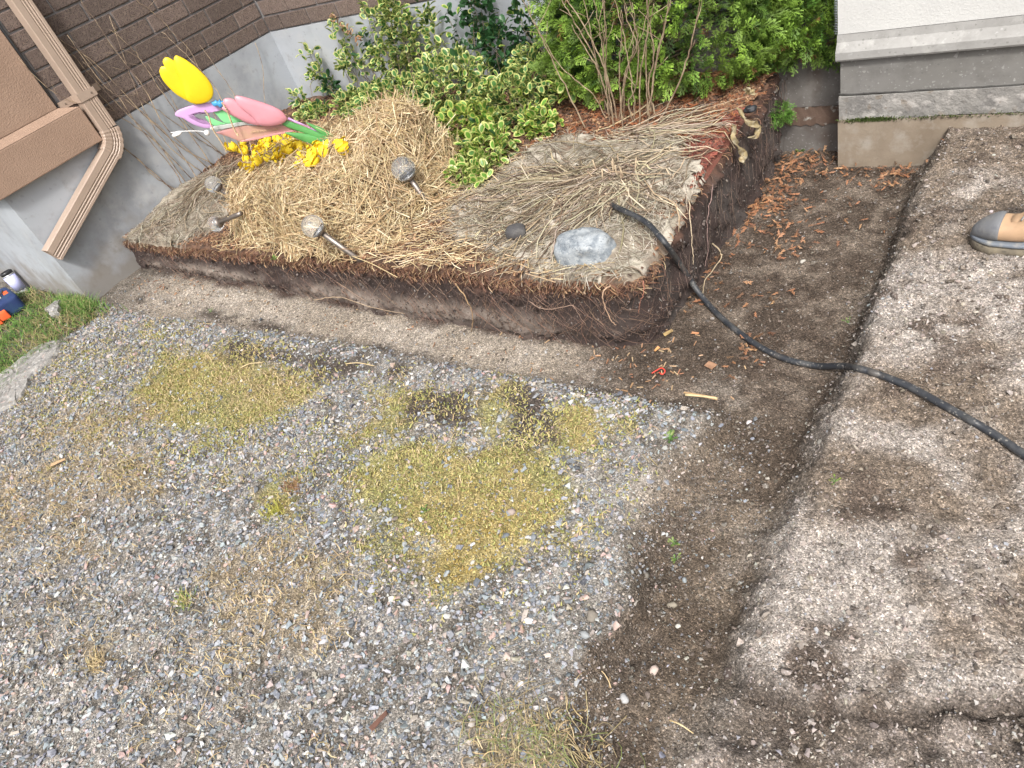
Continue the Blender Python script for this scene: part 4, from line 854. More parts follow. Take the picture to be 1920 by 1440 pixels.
def smooth_loop(P, k):
    n = len(P); out = []
    for i in range(n):
        a, b_, c, d = P[i - 1], P[i], P[(i + 1) % n], P[(i + 2) % n]
        for u in np.arange(k) / k: out.append(.5 * ((2 * b_) + (-a + c) * u + (2 * a - 5 * b_ + 4 * c - d) * u * u + (-a + 3 * b_ - 3 * c + d) * u ** 3))
    return out
plate('bloom', [(299, 134), (302, 125), (308, 124), (305, 116), (308, 109), (315, 107.5), (325, 113), (340, 122), (360, 150), (372, 194), (354, 190), (331, 177), (315, 162), (304, 148)], .02, M_y, .006, .005, label='yellow tulip head, rear petals')
plate('front_petal', [(326, 113), (327, 107), (332, 104), (350, 113), (370, 128), (388, 146), (398, 162), (400, 176), (395, 187), (384, 193), (368, 195), (352, 189), (345, 170), (338, 148), (330, 132)], .030, M_y, .006, .007, label='large yellow petal')
plate('bloom', [(416, 202), (420, 198), (418, 191), (421, 185), (432, 184), (446, 190), (470, 205), (490, 234), (465, 231), (444, 221), (430, 214), (419, 207)], .05, M_pk, .006, .010, label='pink tulip head, rear petals')
plate('front_petal', [(441, 187), (441, 181), (448, 179.5), (470, 185), (495, 193), (518, 202), (531, 211), (538, 221), (536, 227), (526, 233), (508, 236.5), (486, 234), (474, 221), (458, 208), (447, 198)], .062, M_pk, .006, .012, label='large pink petal')
plate('bloom_outline', [(328, 213), (334, 207), (352, 200), (372, 195), (395, 192.5), (412, 196), (420, 204), (400, 209), (372, 209), (356, 214), (353, 218), (362, 224), (380, 232), (396, 234), (402, 239), (384, 240), (362, 233), (344, 222), (331, 218)], .010, M_pu, .008, .0, label='purple tulip outline with an open centre')
plate('leaf', [(394, 205), (404, 202), (418, 203), (440, 214), (458, 227), (430, 232), (418, 228), (405, 214)], .0, M_gl, .005, label='mint green leaf')
plate('leaf', [(385, 219), (392, 219), (408, 226), (424, 233), (402, 236), (392, 228)], .0, M_gl, .005, label='mint green leaf')
plate('ribbon_bow', [(396, 192), (402, 190), (404, 187), (409, 190), (412, 186), (415, 190), (420, 188), (419, 197), (414, 202), (408, 198), (401, 199)], .03, M_bl, .012, .006)
plate('sign_board', [(406, 249), (412, 246), (446, 235), (490, 236), (531, 235), (560, 233), (578, 240), (552, 247), (500, 256), (458, 265.5), (440, 261), (425, 255)], .025, mat('board_plastic', (.50, .24, .24), var=[((.46, .3, .2), 6, .4, .7)], rough=.35), .008)
plate('sign_trim', [(458, 262), (520, 249), (575, 240), (578, 241), (520, 252.5), (459, 265.5)], .034, plastic('rose_trim', (.62, .3, .3)), .004)
plate('stem_edge', [(396, 238), (430, 232), (470, 227), (505, 228), (470, 232), (430, 239), (398, 244)], .030, plastic('grey_edge', (.42, .44, .42)), .01)
# illegible gilt lettering on the board
M_gilt = mat('gilt_lettering', (.55, .42, .22), rough=.4)
P = []
for k in range(9):
    a0 = 470 + k * 6.0; b0 = 247.5 - k * .75; P.append([atplane(a0 + dx, b0 + dy, P0 - NN * .037, NN) for dx, dy in ((0, 3), (1.5, -2), (3, 2.5), (4.5, -1.5))])
tube_obj('lettering', P, .0011, M_gilt, sign, sides=4)
plate('leaf', [(528, 232), (533, 226), (545, 228), (580, 241), (615, 257), (650, 275.5), (620, 268), (580, 253), (545, 241)], .045, M_gd, .004, .006, label='broad green leaf reaching the pink bloom')
plate('leaf', [(575, 231), (580, 231), (605, 241), (630, 256), (652, 276), (630, 268), (600, 250)], .040, M_gd, .004, .006, label='upper green leaf'); plate('leaf', [(535, 250), (541, 248), (575, 251), (615, 263), (650, 275.5), (610, 272), (580, 269), (555, 259)], .052, M_gd, .004, .006, label='lower green leaf')
tube_obj('purple_stem', [atplane(a, b_, P0 + NN * .01, NN) for a, b_ in ((540, 222), (565, 233), (600, 250), (640, 272))], .006, M_pu, sign)
tube_obj('mounting_stake', [P0 + np.array([-.04, -.03, .04]), P0 + np.array([0, 0, 0.]), P0 + np.array([.03, .02, -.12])], .004, M_gd, sign)
tube_obj('white_stem', spline([atplane(a, b_, P0 - NN * .04, NN) for a, b_ in ((320, 249), (345, 246), (375, 246), (388, 249))], 12), .002, M_wt, sign)
for (a, b_), r_, nm in (((388, 249), .013, 'white_bead'), ((332, 251), .012, 'white_bud')):
    bm = bmesh.new(); bmesh.ops.create_icosphere(bm, subdivisions=3, radius=r_)
    if nm == 'white_bud':
        for v in bm.verts: v.co = Vector((v.co.x * 2.1, v.co.y * 1.9, v.co.z * .8)) * (1 + .25 * math.sin(v.co.x * 700) * .3)
    bmesh.ops.translate(bm, verts=bm.verts, vec=Vector(atplane(a, b_, P0 - NN * .04, NN)))
    bm_obj(nm, bm, M_wt, sign, smooth=True)
M_tw = mat('jute_twine', (.62, .47, .3), var=[((.4, .28, .16), 120, .4, .7)], rough=.9)
for pts, lb in ((((384, 207), (391, 217), (395, 231), (402, 247), (416, 268), (425, 285)), 'jute twine strand hanging across the purple tulip outline'), (((416, 192), (425, 206), (432, 224), (438, 240), (446, 254), (445, 250)), 'jute twine strand looped across the pink board')):
    c = spline([atplane(a, b_, P0 - NN * .075, NN) for a, b_ in pts], 60); q = []
    for ph in (0, math.pi):
        q.append([c[i] + np.array([math.cos(i * .9 + ph), math.sin(i * .9 + ph), .3 * math.sin(i * .9 + ph)]) * .0022 for i in range(60)])
    tag(tube_obj('twine', q, .0021, M_tw, sides=5), lb, 'twine')

def onbale(a, b_, h):
    z = .4
    for _ in range(8): p = at(a, b_, z); z = float(bsurf(np.array(p[0]), np.array(p[1]))) + h
    return at(a, b_, z)
# ------------------------------------------------------------------ artificial yellow flowers
fl = thing('artificial_flower_bunch', 'bunch of small yellow artificial tulips lying across the straw bale', 'artificial flowers', at(540, 300, .40))
M_pet = mat('yellow_petal', (.88, .60, .015), var=[((.90, .74, .05), 14, .35, .65)], rough=.6, trans=.2)
M_grn = mat('artificial_stem', (.13, .28, .06), rough=.5)
def bloom_mesh(seed):
    r = random.Random(seed); bm = bmesh.new()
    for k in range(6):
        a = k * math.pi / 3 + r.uniform(-.1, .1); op = r.uniform(.7, 1.25) * (.85 if k % 2 else 1); pr = []
        for i, (s, wd, rad, z) in enumerate(((0, .3, .15, 0), (.25, .8, .62, .25), (.5, 1., .85, .65), (.75, .85, .8, 1.1), (1., .35, .62, 1.4))):
            row = []
            for u in (-1, 0, 1):
                rr = rad * op + (0 if u == 0 else -.07); aa = a + u * wd * .45; row.append(bm.verts.new((rr * math.cos(aa), rr * math.sin(aa), z)))
            pr.append(row)
        for i in range(4):
            for j in range(2): bm.faces.new((pr[i][j], pr[i][j + 1], pr[i + 1][j + 1], pr[i + 1][j]))
    bmesh.ops.recalc_face_normals(bm, faces=bm.faces); me = bpy.data.meshes.new('bloom'); bm.to_mesh(me); bm.free(); me.materials.append(M_pet)
    for p in me.polygons: p.use_smooth = True
    return me
BL = [bloom_mesh(s) for s in range(5)]
FLP0 = [(440, 284), (456, 272), (455, 288), (462, 306), (475, 300), (470, 312), (480, 288), (482, 275), (495, 280), (498, 268), (500, 295), (490, 305), (505, 285), (515, 278), (518, 266), (512, 300), (520, 292), (528, 272), (536, 284), (538, 265), (548, 262), (545, 278), (556, 280), (558, 265), (568, 270), (565, 285), (572, 295), (580, 288), (570, 308), (584, 302), (590, 275), (600, 285), (598, 268), (610, 272), (612, 285), (618, 262), (628, 275), (632, 283), (640, 276), (582, 312), (575, 277), (605, 296)]
FLP = FLP0 + [(a + random.uniform(-9, 9), b_ + random.uniform(-6, 6)) for a, b_ in FLP0[:34]]
for i, (a, b_) in enumerate(FLP):
    p = onbale(a, b_, random.uniform(.012, .04)); o = bpy.data.objects.new('bloom', BL[i % 5]); C.objects.link(o); o.parent = fl
    o.location = Vector(p) - fl.location; k = random.uniform(.032, .042); o.scale = (k, k, k)
    vd = Vector((0, 0, CH)) - Vector(p); vd.normalize(); dd = (vd * random.uniform(.1, .9) + Vector((random.gauss(0, .8), random.gauss(0, .8), random.uniform(0, .6)))).normalized(); o.rotation_euler = dd.to_track_quat('Z', 'Y').to_euler()
for a, b_ in FLP[:40:3]: tube_obj('stem', [[onbale(a, b_, .02), onbale(a + 15, b_ - 3, .01), onbale(a + 30, b_ - 6, .004)] ], .0022, M_grn, fl, sides=5)

# ------------------------------------------------------------------ foliage: variegated shrub
def leafdata():
    n = 10; out = [(0, 0, .0)]; V = [(0., .5, .03)]
    for ring, k in ((0, .66), (1, 1.0)):
        for i in range(n):
            t = 2 * math.pi * i / n; yy = .5 - .5 * math.cos(t) * k * (1 if True else 1); xx = .30 * math.sin(t) * k * (1 - .15 * math.cos(t))
            V.append((xx, yy, abs(xx) * .35 - .12 * (yy - .5) ** 2))
    F = []
    return np.array(V), n
LV, LN = leafdata()
LFt = [(0, 1 + i, 1 + (i + 1) % LN) for i in range(LN)]; LFq = [(1 + i, 1 + LN + i, 1 + LN + (i + 1) % LN, 1 + (i + 1) % LN) for i in range(LN)]
LTRI = np.array(LFt + [(a, b_, c) for a, b_, c, d in LFq] + [(a, c, d) for a, b_, c, d in LFq])
def leaf_mat(nm, c, c2): return mat(nm, c, var=[(c2, 40, .45, .65)], rough=.35, trans=.3, obj_rand=.2)
M_lg = leaf_mat('leaf_green', (.075, .19, .045), (.12, .26, .08)); M_lm = leaf_mat('leaf_margin', (.50, .54, .17), (.62, .62, .30)); M_ld = leaf_mat('dark_leaf_green', (.03, .085, .03), (.05, .11, .035)); M_ll = leaf_mat('young_leaf_green', (.12, .27, .04), (.17, .34, .06))
def leaf_mesh(nm, mats):
    me = bpy.data.meshes.new(nm); me.from_pydata([tuple(v) for v in LV], [], LFt + LFq)
    for m_ in mats: me.materials.append(m_)
    for p in me.polygons: p.material_index = 0 if len(p.vertices) == 3 else len(mats) - 1; p.use_smooth = True
    return me
LM = [leaf_mesh('leaf', (M_lg, M_lm)), leaf_mesh('leaf', (M_ll, M_lm)), leaf_mesh('leaf', (M_ld,))]
eu = thing('variegated_shrub', 'variegated evergreen shrub with cream-edged leaves between bale and wall', 'shrub', (-2.9, 2.95, .24))
BLB = [((735, 190), 2.95, (.22, .2, .11), 260, 0), ((690, 215), 2.9, (.16, .15, .07), 120, 0), ((590, 215), 3.0, (.14, .10, .05), 70, 0), ((660, 195), 3.05, (.14, .1, .07), 80, 0), ((850, 170), 2.9, (.24, .2, .16), 330, 0), ((960, 200), 2.75, (.22, .18, .13), 250, 0),
       ((880, 240), 2.55, (.15, .14, .09), 130, 1), ((910, 280), 2.35, (.12, .14, .06), 90, 1), ((880, 325), 2.18, (.11, .08, .04), 50, 1), ((1010, 235), 2.6, (.1, .1, .06), 50, 1), ((755, 70), 3.17, (.09, .07, .2), 150, 0), ((720, 110), 3.15, (.10, .06, .08), 60, 0), ((660, 120), 3.2, (.14, .05, .06), 36, 0), ((600, 150), 3.2, (.10, .04, .08), 22, 0), ((815, 70), 3.18, (.05, .05, .18), 55, 0),
       ((900, 30), 3.18, (.10, .06, .13), 90, 2), ((940, 90), 3.12, (.12, .08, .11), 110, 2), ((860, 60), 3.2, (.05, .03, .12), 20, 2), ((985, 60), 3.15, (.06, .05, .13), 45, 2), ((1000, 140), 2.95, (.1, .1, .12), 90, 0), ((1060, 165), 2.75, (.05, .06, .05), 22, 1), ((620, 160), 3.17, (.05, .04, .05), 22, 2), ((585, 110), 3.22, (.08, .03, .09), 14, 0), ((640, 70), 3.24, (.10, .03, .09), 16, 0), ((560, 185), 3.15, (.06, .05, .05), 14, 0), ((700, 40), 3.22, (.08, .04, .1), 22, 0), ((690, 80), 3.25, (.04, .02, .05), 8, 2)]
LP, LD, LS, LK = [], [], [], []
for (pa, pb), py_, rad, n, kd in BLB:
    n = int(n * 2.6); rad = (rad[0] * 1.05, rad[1], rad[2] * 1.18); c = aty(pa, pb, py_); q = rng.normal(size=(n, 3)); q /= np.linalg.norm(q, axis=1, keepdims=True); q *= rng.uniform(.35, 1.05, (n, 1)) ** .6
    p = c + q * np.array(rad); p[:, 2] = np.maximum(p[:, 2], bank_top(p[:, 0], p[:, 1]) + .01); p[:, 1] = np.minimum(p[:, 1], Y2 - .02)
    LP.append(p); d = q * .6 + np.array([0, -.25, .2]) + rng.normal(0, .55, (n, 3)); LD.append(d); LS.append(rng.uniform(.032, .056, n) * (1.0 if kd != 2 else .9)); LK.append(np.where(rng.random(n) < .12, rng.integers(0, 3, n), kd))
LP, LD, LS, LK = map(np.concatenate, (LP, LD, LS, LK))
roll = rng.normal(0, .5, len(LP)); LR = frames(LD, roll)
# turn the leaf faces toward the sky and the open side
flip = (LR[:, 2, 2] - .4 * LR[:, 1, 2]) < 0; LR[flip, :, 0] *= -1; LR[flip, :, 2] *= -1
dist = np.linalg.norm(LP - np.array([0, 0, CH]), axis=1); front = dist - LS * 14; order = np.argsort(front); big = order[:290]; rest = order[290:]
for i in big:
    o = bpy.data.objects.new('leaf', LM[LK[i]]); C.objects.link(o); o.parent = eu; m4 = np.eye(4); m4[:3, :3] = LR[i] * LS[i]; m4[:3, 3] = LP[i] - np.array(eu.location); o.matrix_basis = Matrix([list(r) for r in m4])
bag = Bag(); M_leafcol = mat('leaf_tissue', attr=True, rough=.38, trans=.3)
GCOL = {0: ((.075, .19, .05), (.50, .53, .19)), 1: ((.13, .28, .045), (.45, .5, .12)), 2: ((.032, .09, .032), (.035, .10, .035))}
for k in range(3):
    s = rest[LK[rest] == k]; g, mg = GCOL[k]; tc_ = np.array([g] * (1 + LN) + [mg] * LN)
    tv = LV.copy(); V, F, c = scatter(np.concatenate([LV[:1 + LN], LV[1:1 + LN], LV[1 + LN:]]), np.concatenate([np.array(LFt), np.array([(a + LN, b_ + LN, c + LN) for a, b_, c, d in LFq]), np.array([(a + LN, c + LN, d + LN) for a, b_, c, d in LFq])]), LP[s], LR[s], LS[s],
                               tcol=np.array([g] * (1 + LN) + [mg] * (2 * LN)), col=rng.uniform(.75, 1.25, (len(s), 1)) * np.ones((len(s), 3)))
    bag.add(V - np.array(eu.location), F, c)
put('small_leaves', bag.mesh('small_leaves', True), M_leafcol, eu, kind='stuff')
M_twig = mat('twig_bark', (.20, .15, .10), var=[((.1, .07, .05), 50, .4, .7)], rough=.9)
P = []
for i in rng.choice(len(LP), 200, replace=False):
    e = LP[i]; b0 = np.array([e[0] + rng.normal(0, .08) + .02, min(e[1] + rng.uniform(-.12, .08), Y2 - .03), 0]); b0[2] = bank_top(b0[0], b0[1]); mid = (b0 + e) / 2 + rng.normal(0, .02, 3); P.append(spline([b0, mid, e], 7))
tube_obj('branches', P, np.tile(np.linspace(.0028, .001, 7), (200, 1)), M_twig, eu, sides=4, kind='stuff')
# shrivelled brown leaves on a dead shoot
bag = Bag(); c0 = aty(648, 55, 3.2); n = 34; t_ = rng.random(n); p = np.stack([c0[0] + (t_ - .5) * -.12 + rng.normal(0, .012, n), np.full(n, 3.21), c0[2] + (t_ - .5) * .16 + rng.normal(0, .012, n)], -1)
V, F, c = scatter(LV * np.array([.7, 1, 2.5]), LTRI, p, rotm(n), rng.uniform(.02, .04, n), col=pick([(.35, .2, .11), (.22, .13, .08), (.45, .3, .18)], n)); bag.add(V - np.array(eu.location), F, c)
put('withered_leaves', bag.mesh('withered_leaves'), M_fibre, eu, label='shrivelled brown leaves on a dead shoot')

# ------------------------------------------------------------------ cedars
def frond_template():
    V, F, c = [], [], []; r = random.Random(3)
    def quad(p, d, L, w_, z, k0, k1):
        nrm = np.array([-d[1], d[0]]); a = len(V); m_ = p + d * L * .5; e = p + d * L
        for q, s_, kk in ((p, .5, k0), (m_, 1, (k0 + k1) / 2), (e, .45, k1)):
            V.append((*(q - nrm * w_ * s_), z)); V.append((*(q + nrm * w_ * s_), z + w_ * .5)); c.extend([kk, kk])
        F.append((a, a + 1, a + 3, a + 2)); F.append((a + 2, a + 3, a + 5, a + 4))
    def quad1(p, d, L, w_, z, k0, k1):
        nrm = np.array([-d[1], d[0]]); a = len(V); e = p + d * L
        for q, s_, kk in ((p, 1, k0), (e, .4, k1)): V.append((*(q - nrm * w_ * s_), z)); V.append((*(q + nrm * w_ * s_), z + w_ * .6)); c.extend([kk, kk])
        F.append((a, a + 1, a + 3, a + 2))
    quad1(np.array([0., 0.]), np.array([0, 1.]), 1.0, .022, 0, .55, 1.25)
    for i in range(5):
        yy = .12 + i * .17; L = .50 * (1 - .55 * yy)
        for s_ in (-1, 1):
            a = s_ * r.uniform(.6, .85); d = np.array([math.sin(a), math.cos(a)]); p = np.array([0, yy + .05 * s_]); quad1(p, d, L, .026, r.uniform(-.09, .09), .7, 1.4)
            for s2, f in ((-1, .4), (1, .55)): a2 = a + s2 * .6; d2 = np.array([math.sin(a2), math.cos(a2)]); quad1(p + d * L * f, d2, L * .5, .026, r.uniform(-.10, .10), .85, 1.6)
    V = np.array(V); V[:, 2] += -.35 * V[:, 1] ** 2 * .5; return V, np.array(F), np.array(c)
FV, FF, FC = frond_template()
M_ced = mat('cedar_scale_foliage', attr=True, rough=.6, trans=.22)
def cedar(loc, rad, zb, zt, n, label, seed, size=.068):
    o = thing('cedar', label, 'cedar', (loc[0], loc[1], zb - .05))
    tube_obj('trunk', [(loc[0], loc[1], zb - .08), (loc[0] + .01, loc[1], (zb + zt) / 2), (loc[0], loc[1], zt - .1)], np.array([.035, .025, .008]), M_twig, o, sides=9)
    a = rng.uniform(0, 2 * math.pi, n); hz = rng.uniform(0, 1, n) ** 1.15; z = zb + hz * (zt - zb); lump = .82 + .34 * fbm(a * 1.2 + 10, z, 3.5, seed)
    taper = np.clip(1.05 - .75 * hz, .2, 1) * np.clip(.72 + hz * 5, 0, 1); dep = rng.uniform(0, 1, n) ** .45; k = lump * taper * (.62 + .38 * dep)
    ca, sa = np.cos(a), np.sin(a); e = (np.abs(ca) ** 2.6 + np.abs(sa) ** 2.6) ** (-1 / 2.6)
    x = loc[0] + ca * e * rad[0] * k; y = loc[1] + sa * e * rad[1] * k
    D = np.stack([ca * .9, sa * .9, rng.normal(.05, .45, n)], -1) + rng.normal(0, .35, (n, 3)); R = frames(D, rng.normal(0, 1.0, n))
    g = lerp(A3(.06, .14, .022) * np.ones((n, 1)), A3(.26, .41, .06), sm(.35, .75, dep * .35 + .65 * fbm(a * 2, z, 7, seed + 3))); g *= (.45 + .55 * sm(.35, .62, fbm(a * 1.7 + 3, z, 9, seed + 8)))[:, None]; g *= rng.uniform(.8, 1.25, (n, 1))  # inner fronds and clump gaps darker: interior shade put into the colour
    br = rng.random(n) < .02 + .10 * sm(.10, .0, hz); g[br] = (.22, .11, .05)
    keep = y < Y2 - .02
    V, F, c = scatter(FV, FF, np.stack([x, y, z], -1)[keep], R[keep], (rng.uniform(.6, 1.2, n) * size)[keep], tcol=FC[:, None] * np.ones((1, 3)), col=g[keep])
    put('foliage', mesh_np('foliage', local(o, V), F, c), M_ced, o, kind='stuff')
    m_ = 260; a = rng.uniform(0, 2 * math.pi, m_); z = rng.uniform(zb + .02, zt * .8, m_); q = []
    for i in range(m_):
        f = max(.3, 1 - .6 * (z[i] - zb) / (zt - zb)) * .8; q.append([(loc[0], loc[1], z[i] - .05), (loc[0] + math.cos(a[i]) * rad[0] * f * .5, loc[1] + math.sin(a[i]) * rad[1] * f * .5, z[i] + .0), (loc[0] + math.cos(a[i]) * rad[0] * f, min(loc[1] + math.sin(a[i]) * rad[1] * f, Y2 - .02), z[i] + .03)])
    tube_obj('branches', q, np.tile(np.array([.005, .0035, .0015]), (m_, 1)), M_twig, o, sides=4, kind='stuff'); return o
cedar((-1.52, 3.02), (.58, .31), .30, 1.9, 10000, 'large bushy green cedar at the back of the bed behind the bare stems', 601)
cedar((-.93, 3.14), (.24, .17), .30, 1.7, 4500, 'narrower cedar squeezed between the large one and the white wall', 611)
# small sprig growing beside the blocks
o = thing('cedar_sprig', 'small bright green cedar sprig sticking out in front of the dark blocks', 'sprig', aty(1445, 205, 2.99))
n = 46; c0 = np.array(o.location); q = rng.normal(size=(n, 3)); q /= np.linalg.norm(q, axis=1, keepdims=True); q[:, 1] = -np.abs(q[:, 1]); pos = q * np.array([.028, .02, .022]) + np.array([.05, -.03, .0])
V, F, c = scatter(FV, FF, pos, frames(q + np.array([.2, 0, .2]) + rng.normal(0, .3, (n, 3)), rng.normal(0, 1, n)), rng.uniform(.035, .055, n), tcol=FC[:, None] * np.ones((1, 3)), col=pick([(.13, .26, .045), (.09, .2, .03)], n)); put('foliage', mesh_np('foliage', V, F, c), M_ced, o)
tube_obj('twig', [c0 + np.array([-.02, .02, -.01]), c0 + np.array([.05, -.03, 0])], .0025, M_twig, o, sides=5)

# ------------------------------------------------------------------ bare stems
M_stem = mat('bare_stem', (.38, .30, .20), var=[((.2, .13, .09), 30, .4, .65), ((.45, .36, .26), 70, .6, .8)], rough=.8)
bs = thing('bare_shrub', 'leafless brown shrub stems rising in front of the cedar', 'shrub', at(1180, 270, .27))
Z4 = lambda pts: [(1000 + a / 3.2, b_ / 3.2) for a, b_ in pts]
ST = [[(450, 720), (440, 560), (420, 330), (430, 200), (415, 0), (410, -150)], [(540, 690), (548, 500), (600, 320), (655, 200), (700, 0), (720, -120)], [(600, 720), (570, 620), (615, 520), (630, 280), (600, 130), (570, -60)], [(680, 690), (680, 530), (675, 300), (690, 100), (672, -80)],
      [(745, 700), (880, 480), (950, 260), (990, 60), (1000, -60)], [(480, 700), (400, 450), (300, 270), (230, 150)], [(740, 690), (690, 530), (725, 330), (690, 120), (680, 0)], [(440, 690), (350, 560), (180, 420), (60, 230), (0, 110)],
      [(310, 750), (180, 500), (60, 250), (-10, 110), (-90, -60)], [(600, 720), (600, 560), (550, 250), (490, 0), (470, -120)], [(430, 660), (390, 400), (240, 120), (170, 0), (120, -100)], [(500, 700), (440, 450), (340, 220), (200, 0), (150, -80)], [(505, 700), (560, 420), (620, 290), (560, 100), (545, -20)], [(600, 640), (625, 420), (640, 250), (600, 130)]]
for _ in range(7):
    x0_ = random.uniform(420, 720); xe_ = x0_ + (x0_ - 560) * random.uniform(.4, 1.4) + random.uniform(-60, 60); ST.append([(x0_, random.uniform(660, 760)), (x0_ * .7 + xe_ * .3 + random.uniform(-15, 15), 440), (x0_ * .35 + xe_ * .65, 200), (xe_, random.uniform(-60, 80))])
for i, s in enumerate(ST):
    pt = Z4(s); b0 = at(*pt[0], .265); yb = b0[1]; pts = [b0 - np.array([0, 0, .03])] + [aty(a, b_, yb - .02 * k - (i % 3) * .03 * k / 4) for k, (a, b_) in enumerate(pt)][1:]
    P = spline(pts, 26) + rng.normal(0, .0016, (26, 3)); tube_obj('stem', P, np.linspace(.0034, .0013, 26) * (.8 + .4 * random.random()), M_stem, bs, sides=6)
    for _ in range(2):
        k = random.randint(8, 20); e = P[k] + np.array([random.gauss(0, .05), random.gauss(0, .04), random.uniform(.03, .1)]); tube_obj('twig', [P[k], (P[k] + e) / 2 + np.array([.005, 0, 0]), e], np.array([.0016, .0013, .0008]), M_stem, bs, sides=4)
n = 16; q = []
for _ in range(n): hx, hy = hub[0] + .02 + rng.normal(0, .06), hub[1] + .02 + rng.normal(0, .05); q.append([(hx, hy, .25), (hx + rng.normal(0, .015), hy + rng.normal(0, .015), .25 + rng.uniform(.04, .09))])
tube_obj('cut_stubs', q, np.tile([.0035, .003], (n, 1)), M_stem, bs, sides=6, kind='stuff')
# tall dead weeds along the foundation
M_weed = mat('dead_weed_stalk', (.38, .29, .19), var=[((.13, .09, .07), 18, .42, .6), ((.46, .38, .26), 33, .6, .75)], rough=.8)
Z1 = lambda pts: [(a / 4, b_ / 4) for a, b_ in pts]
WD = [[(1400, 1380), (1170, 1060), (850, 750), (550, 420), (230, 100), (170, -40)], [(1500, 1370), (1250, 1010), (960, 760), (780, 640), (500, 260)], [(1340, 1350), (1150, 1050), (900, 870), (800, 760), (630, 590)], [(1560, 1240), (1300, 1060), (960, 730), (700, 460), (420, 270), (230, 30), (200, -60)],
      [(1250, 1440), (1050, 1210), (870, 1050), (700, 830), (400, 690), (130, 430)], [(1470, 1270), (1250, 960), (1100, 690), (980, 520), (830, 330), (720, 160), (620, 30), (590, -40)], [(1500, 1250), (1290, 800), (1080, 490), (980, 350), (820, 220)],
      [(1840, 1220), (1750, 980), (1640, 700), (1500, 520), (1330, 350), (1220, 240)], [(1900, 1200), (1840, 900), (1760, 720), (1610, 490), (1500, 340)], [(1600, 1180), (1430, 1000), (1130, 790), (1000, 700)], [(1700, 1180), (1580, 1080), (1380, 900), (1260, 690), (1100, 470)], [(1290, 1430), (1170, 1330), (1000, 1160), (880, 1080), (700, 900)],
      [(1700, 1150), (1600, 850), (1460, 440), (1290, 240), (1160, 100), (1020, 0), (960, -60)], [(1360, 1400), (1290, 1250), (1040, 950), (830, 640), (700, 500), (540, 300)], [(1450, 1300), (1300, 1130), (1150, 950), (1030, 700), (820, 120)]]
weed = thing('dead_weed_clump', 'tall dry brown weed stalks leaning against the wall beside the downspout', 'dead weeds', at(360, 330, .22))
for s in WD:
    pt = Z1(s); b0 = at(*pt[0], .22); b0[0] = max(b0[0], X1 + .03); xt = min(max(X1 + .09, b0[0] - .25), b0[0]); m_ = len(pt) - 1
    pts = [b0] + [atx(a, b_, b0[0] + (xt - b0[0]) * (k / m_)) for k, (a, b_) in enumerate(pt)][1:]
    P = spline(pts, 30) + rng.normal(0, .002, (30, 3)); tube_obj('stalk', P, np.linspace(.0034, .0013, 30), M_weed, weed, sides=5)
    for _ in range(3):
        k = random.randint(12, 28); e = P[k] + np.array([random.gauss(0, .02), random.gauss(-.02, .04), random.uniform(.02, .08)]); tube_obj('side_shoot', [P[k], (P[k] + e) / 2 + np.array([0, .006, 0]), e], np.array([.0011, .0009, .0006]), M_weed, weed, sides=4)
P = spline([atx(500, 215, X1 + .12), atx(495, 175, X1 + .06), atx(493, 130, X1 + .04), atx(484, 95, X1 + .03), atx(478, 80, X1 + .02)], 20); tag(tube_obj('weed_stalk', P, .002, M_weed, sides=5), 'single dark stalk curving up the foundation right of the pink tulip', 'dead weeds')
# ------------------------------------------------------------------ boulder, hose
def blob(name, ctr, rad, mt, seed, rz=0, amp=.12, sub=4, f=3.0, label=None, cat='stone', flatb=None, parent=None):
    bm = bmesh.new(); bmesh.ops.create_icosphere(bm, subdivisions=sub, radius=1)
    from mathutils import noise as mn
    for v in bm.verts:
        p = v.co.copy(); d = mn.noise(p * f * .5 + Vector((seed, 0, 0))) * amp + mn.noise(p * f * 1.6 + Vector((0, seed, 0))) * amp * .35
        q = p * (1 + d); q = Vector((math.copysign(abs(q.x) ** .85, q.x), math.copysign(abs(q.y) ** .85, q.y), math.copysign(abs(q.z) ** .8, q.z))); v.co = Vector((q.x * rad[0], q.y * rad[1], q.z * rad[2]))
    bmesh.ops.transform(bm, matrix=Matrix.Rotation(rz, 4, 'Z'), verts=bm.verts)
    me = bpy.data.meshes.new(name); bm.to_mesh(me); bm.free()
    for p in me.polygons: p.use_smooth = True
    o = put(name, me, mt, parent); o.location = Vector([float(a) for a in ctr])
    if label: tag(o, label, cat)
    return o
M_boul = mat('blue_grey_granite', (.29, .315, .335), var=[((.15, .175, .20), 28, .42, .6), ((.36, .385, .40), 50, .52, .7), ((.36, .31, .25), 9, .62, .8)], speck=[((.5, .5, .5), 260, .93, .4), ((.08, .09, .11), 220, .92, .5)], rough=.75, bump=.5, bscale=70)
cb_ = at(1100, 474, .215); blob('boulder', (cb_[0], cb_[1], .228), (.112, .070, .068), M_boul, 6.4, .10, .20, label='smooth oval blue-grey boulder at the front corner of the bed', cat='boulder')
M_dst = mat('dark_stone', (.06, .058, .06), var=[((.1, .095, .09), 30, .5, .7)], rough=.8, bump=.5, bscale=60)
cb_ = at(967, 434, .245); blob('dark_stone', cb_, (.042, .033, .026), M_dst, 8.2, .2, .2, sub=3, label='small dark round stone sunk in the weed cloth left of the boulder')
M_hose = mat('black_rubber', (.025, .028, .034), var=[((.085, .085, .085), 22, .48, .72), ((.13, .115, .10), 7, .6, .78)], speck=[((.3, .28, .25), 260, .94, .6)], rough=.5)
